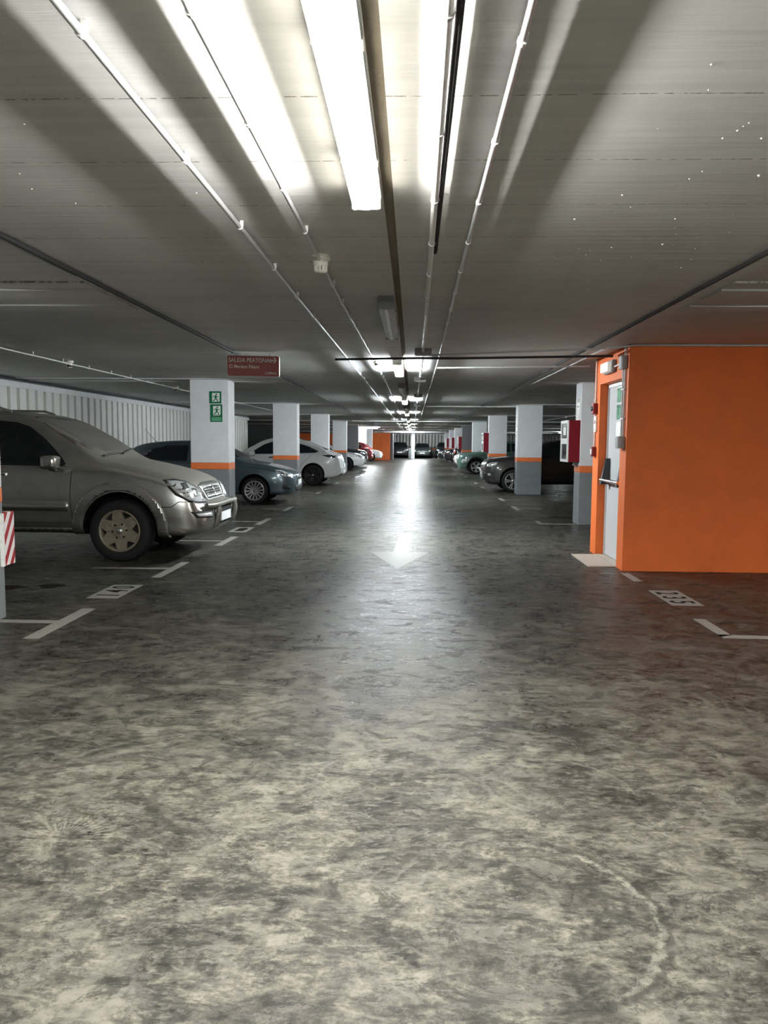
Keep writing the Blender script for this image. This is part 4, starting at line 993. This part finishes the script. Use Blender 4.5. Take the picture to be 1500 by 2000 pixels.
c.line([(-.6, .985), (.6, .985)], 180, 1, .012); c.line([(-.80, .56), (.80, .56)], 180, 1, .01)
arrow_antenna(c, 2.2, 0)

# ---- small and distant cars share these outlines
CROSS = dict(L=4.30, W=1.80, R=.34, rim=.23, tw=.22, arch=.39, axles=(.86, 3.46), n=34, shd=.10, inset=.01,
    top=[(0, .66), (.03, .80), (.08, .90), (.16, .96), (.5, 1.03), (1.0, 1.085), (1.15, 1.12), (1.6, 1.36), (2.0, 1.52), (2.4, 1.575), (3.2, 1.55), (3.75, 1.46), (4.0, 1.2), (4.18, 1.0), (4.26, .80), (4.3, .66)],
    bot=[(0, .34), (.1, .25), (.4, .22), (2, .24), (3.9, .26), (4.3, .38)], wid=[(0, .58), (.02, .68), (.07, .79), (.16, .88), (.3, .945), (.55, .985), (.9, 1), (3.5, 1), (4.0, .96), (4.2, .88), (4.3, .74)],
    belt=[(0, .6), (.2, .84), (.9, .95), (1.5, 1.0), (2.5, 1.03), (3.6, 1.08), (4.3, 1.05)], tum=[(0, .84), (1.2, .82), (1.9, .71), (3.4, .68), (4.3, .74)])
cw = dict(windshield=mirror_poly([(1.15, 0), (1.2, .45), (1.36, .68), (1.9, .58), (2.05, .52), (2.0, 0)]), rear_glass=mirror_poly([(3.78, 0), (3.78, .5), (3.98, .55), (4.0, 0)]),
    windows=[[(1.56, 1.05), (1.66, 1.14), (1.95, 1.34), (2.2, 1.44), (2.45, 1.46), (2.45, 1.07)], [(2.52, 1.07), (2.52, 1.46), (3.1, 1.44), (3.5, 1.34), (3.58, 1.16), (3.45, 1.11)]],
    gaps=[[(1.46, .4), (1.46, 1.02)], [(2.48, .4), (2.48, 1.05)]],
    headlight=[(.88, .90), (.70, .89), (.55, .82), (.54, .76), (.70, .76), (.84, .80)], hl_in=[[(.78, .86), (.69, .86), (.69, .79), (.78, .79)]],
    grille=[(-.42, .80), (-.34, .66), (.34, .66), (.42, .80)], grille_low=[(-.6, .46), (-.5, .34), (.5, .34), (.6, .46)], sill=[(1.3, .28), (1.3, .40), (3.0, .40), (3.0, .28)],
    taillight=[(.62, 1.0), (.42, 1.0), (.40, .80), (.60, .78)], tl_th=135, handles=[(2.16, .96), (2.98, .98)], mirror=(1.62, 1.09, .99), plate_f=.56, plate_r=.74)
cw['taillight'] = [(2.52, 1.0), (2.36, 1.0), (2.34, .78), (2.50, .76)]
def cross(label, x, y, rot, paint, nm='parked_car', rim='rim_silver', style='five', **kw):
    f = dict(cw); f.update(kw)
    c = Car(nm, label, 'car', (x, y, 0), rot, CROSS, paint); c.wheels(rim, style); common(c, f); return c
def hatch(label, x, y, rot, paint, nm='parked_car', rim='rim_silver', style='multi', **kw):
    f = dict(hw); f.update(kw)
    c = Car(nm, label, 'car', (x, y, 0), rot, HATCH, paint); c.wheels(rim, style); common(c, f); return c
# left row, nose out
hatch('small white car nose out beyond the white fastback', -2.55 - 2.12, 41.4, 0, 'paint_white', rim='rim_black')
cross('black car in shade behind the small white car on the left', -2.75 - 2.15, 46.9, 0, 'paint_black')
cross('dark red car between distant left pillars', -2.75 - 2.15, 53.5, PI, 'paint_red')
hatch('white car parked in front of the distant orange block', -2.45 - 2.12, 62.6, 0, 'paint_white', rim='rim_black')
# right row, nose out
c = cross('dark brown car behind the second right pillar', 2.12 + 2.15, 23.7, PI, 'paint_brown', style='double', glass='glass_tint')
c.patch('chrome_strip', [(-.44, .815), (.44, .815), (.44, .835), (-.44, .835)], 0, 1, 'chrome', .012, res=.06)
for sd in (1, -1): c.patch('fog_lamp', [(.70, .50), (.78, .50), (.78, .56), (.70, .56)], 35, sd, 'lens_clear', .006, res=.03)
c = cross('teal green car with black wheel arches beyond the third right pillar', 2.15 + 2.15, 37.3, PI, 'paint_teal', rim='rim_silver', flare=.085, headlight=[(.92, .70), (.74, .70), (.66, .60), (.70, .52), (.90, .56)], hl_in=[[(.84, .66), (.75, .66), (.75, .58), (.84, .58)]], grille=[(-.5, .62), (-.4, .50), (.4, .50), (.5, .62)], style='five')
hatch('white car nose out beyond the teal green car', 2.55 + 2.12, 47.6, PI, 'paint_white', rim='rim_black')
cross('black car nose out beyond the white car on the right', 2.3 + 2.15, 56.5, PI, 'paint_black')
cross('dark tall car with red tail lights behind the right hand white car', 2.75 + 2.15, 53.3, 0, 'paint_black')
hatch('farthest dark car at the end of the right row', 2.1 + 2.12, 64.5, PI, 'paint_black')
# cars against the end wall, facing the camera
hatch('dark car facing the camera, right of the slim far pillar', .95, 76.9, -PI / 2, 'paint_darkgreen')
cross('dark tall car facing the camera at the aisle end', 3.15, 77.0, -PI / 2, 'paint_black')
cross('dark car half hidden by the slim far pillar', -1.25, 76.9, -PI / 2, 'paint_black')
# distant orange block and low partition
ob2 = MB(); ob2.box((-3.9, 66.4, 0), (-1.95, 66.7, 2.30)); ob2.box((-3.9, 66.7, 0), (-3.7, 71.5, 2.30)); ob2.box((-2.15, 66.7, 0), (-1.95, 71.5, 2.30))
structure(ob2.obj('wall_orange_far', 'wall_orange'))
structure(MB().box((-1.93, 67.4, 0), (-1.75, 71.5, 2.30)).obj('wall_dark_far', 'dark_wall'))
structure(MB().box((-7.0, 43.5, 0), (-4.2, 43.8, 1.95)).obj('wall_orange_low', 'wall_orange'))
structure(MB().box((-13.9, 50.2, 0), (-9.0, 50.6, H)).obj('wall_dark_left', 'dark_wall'))
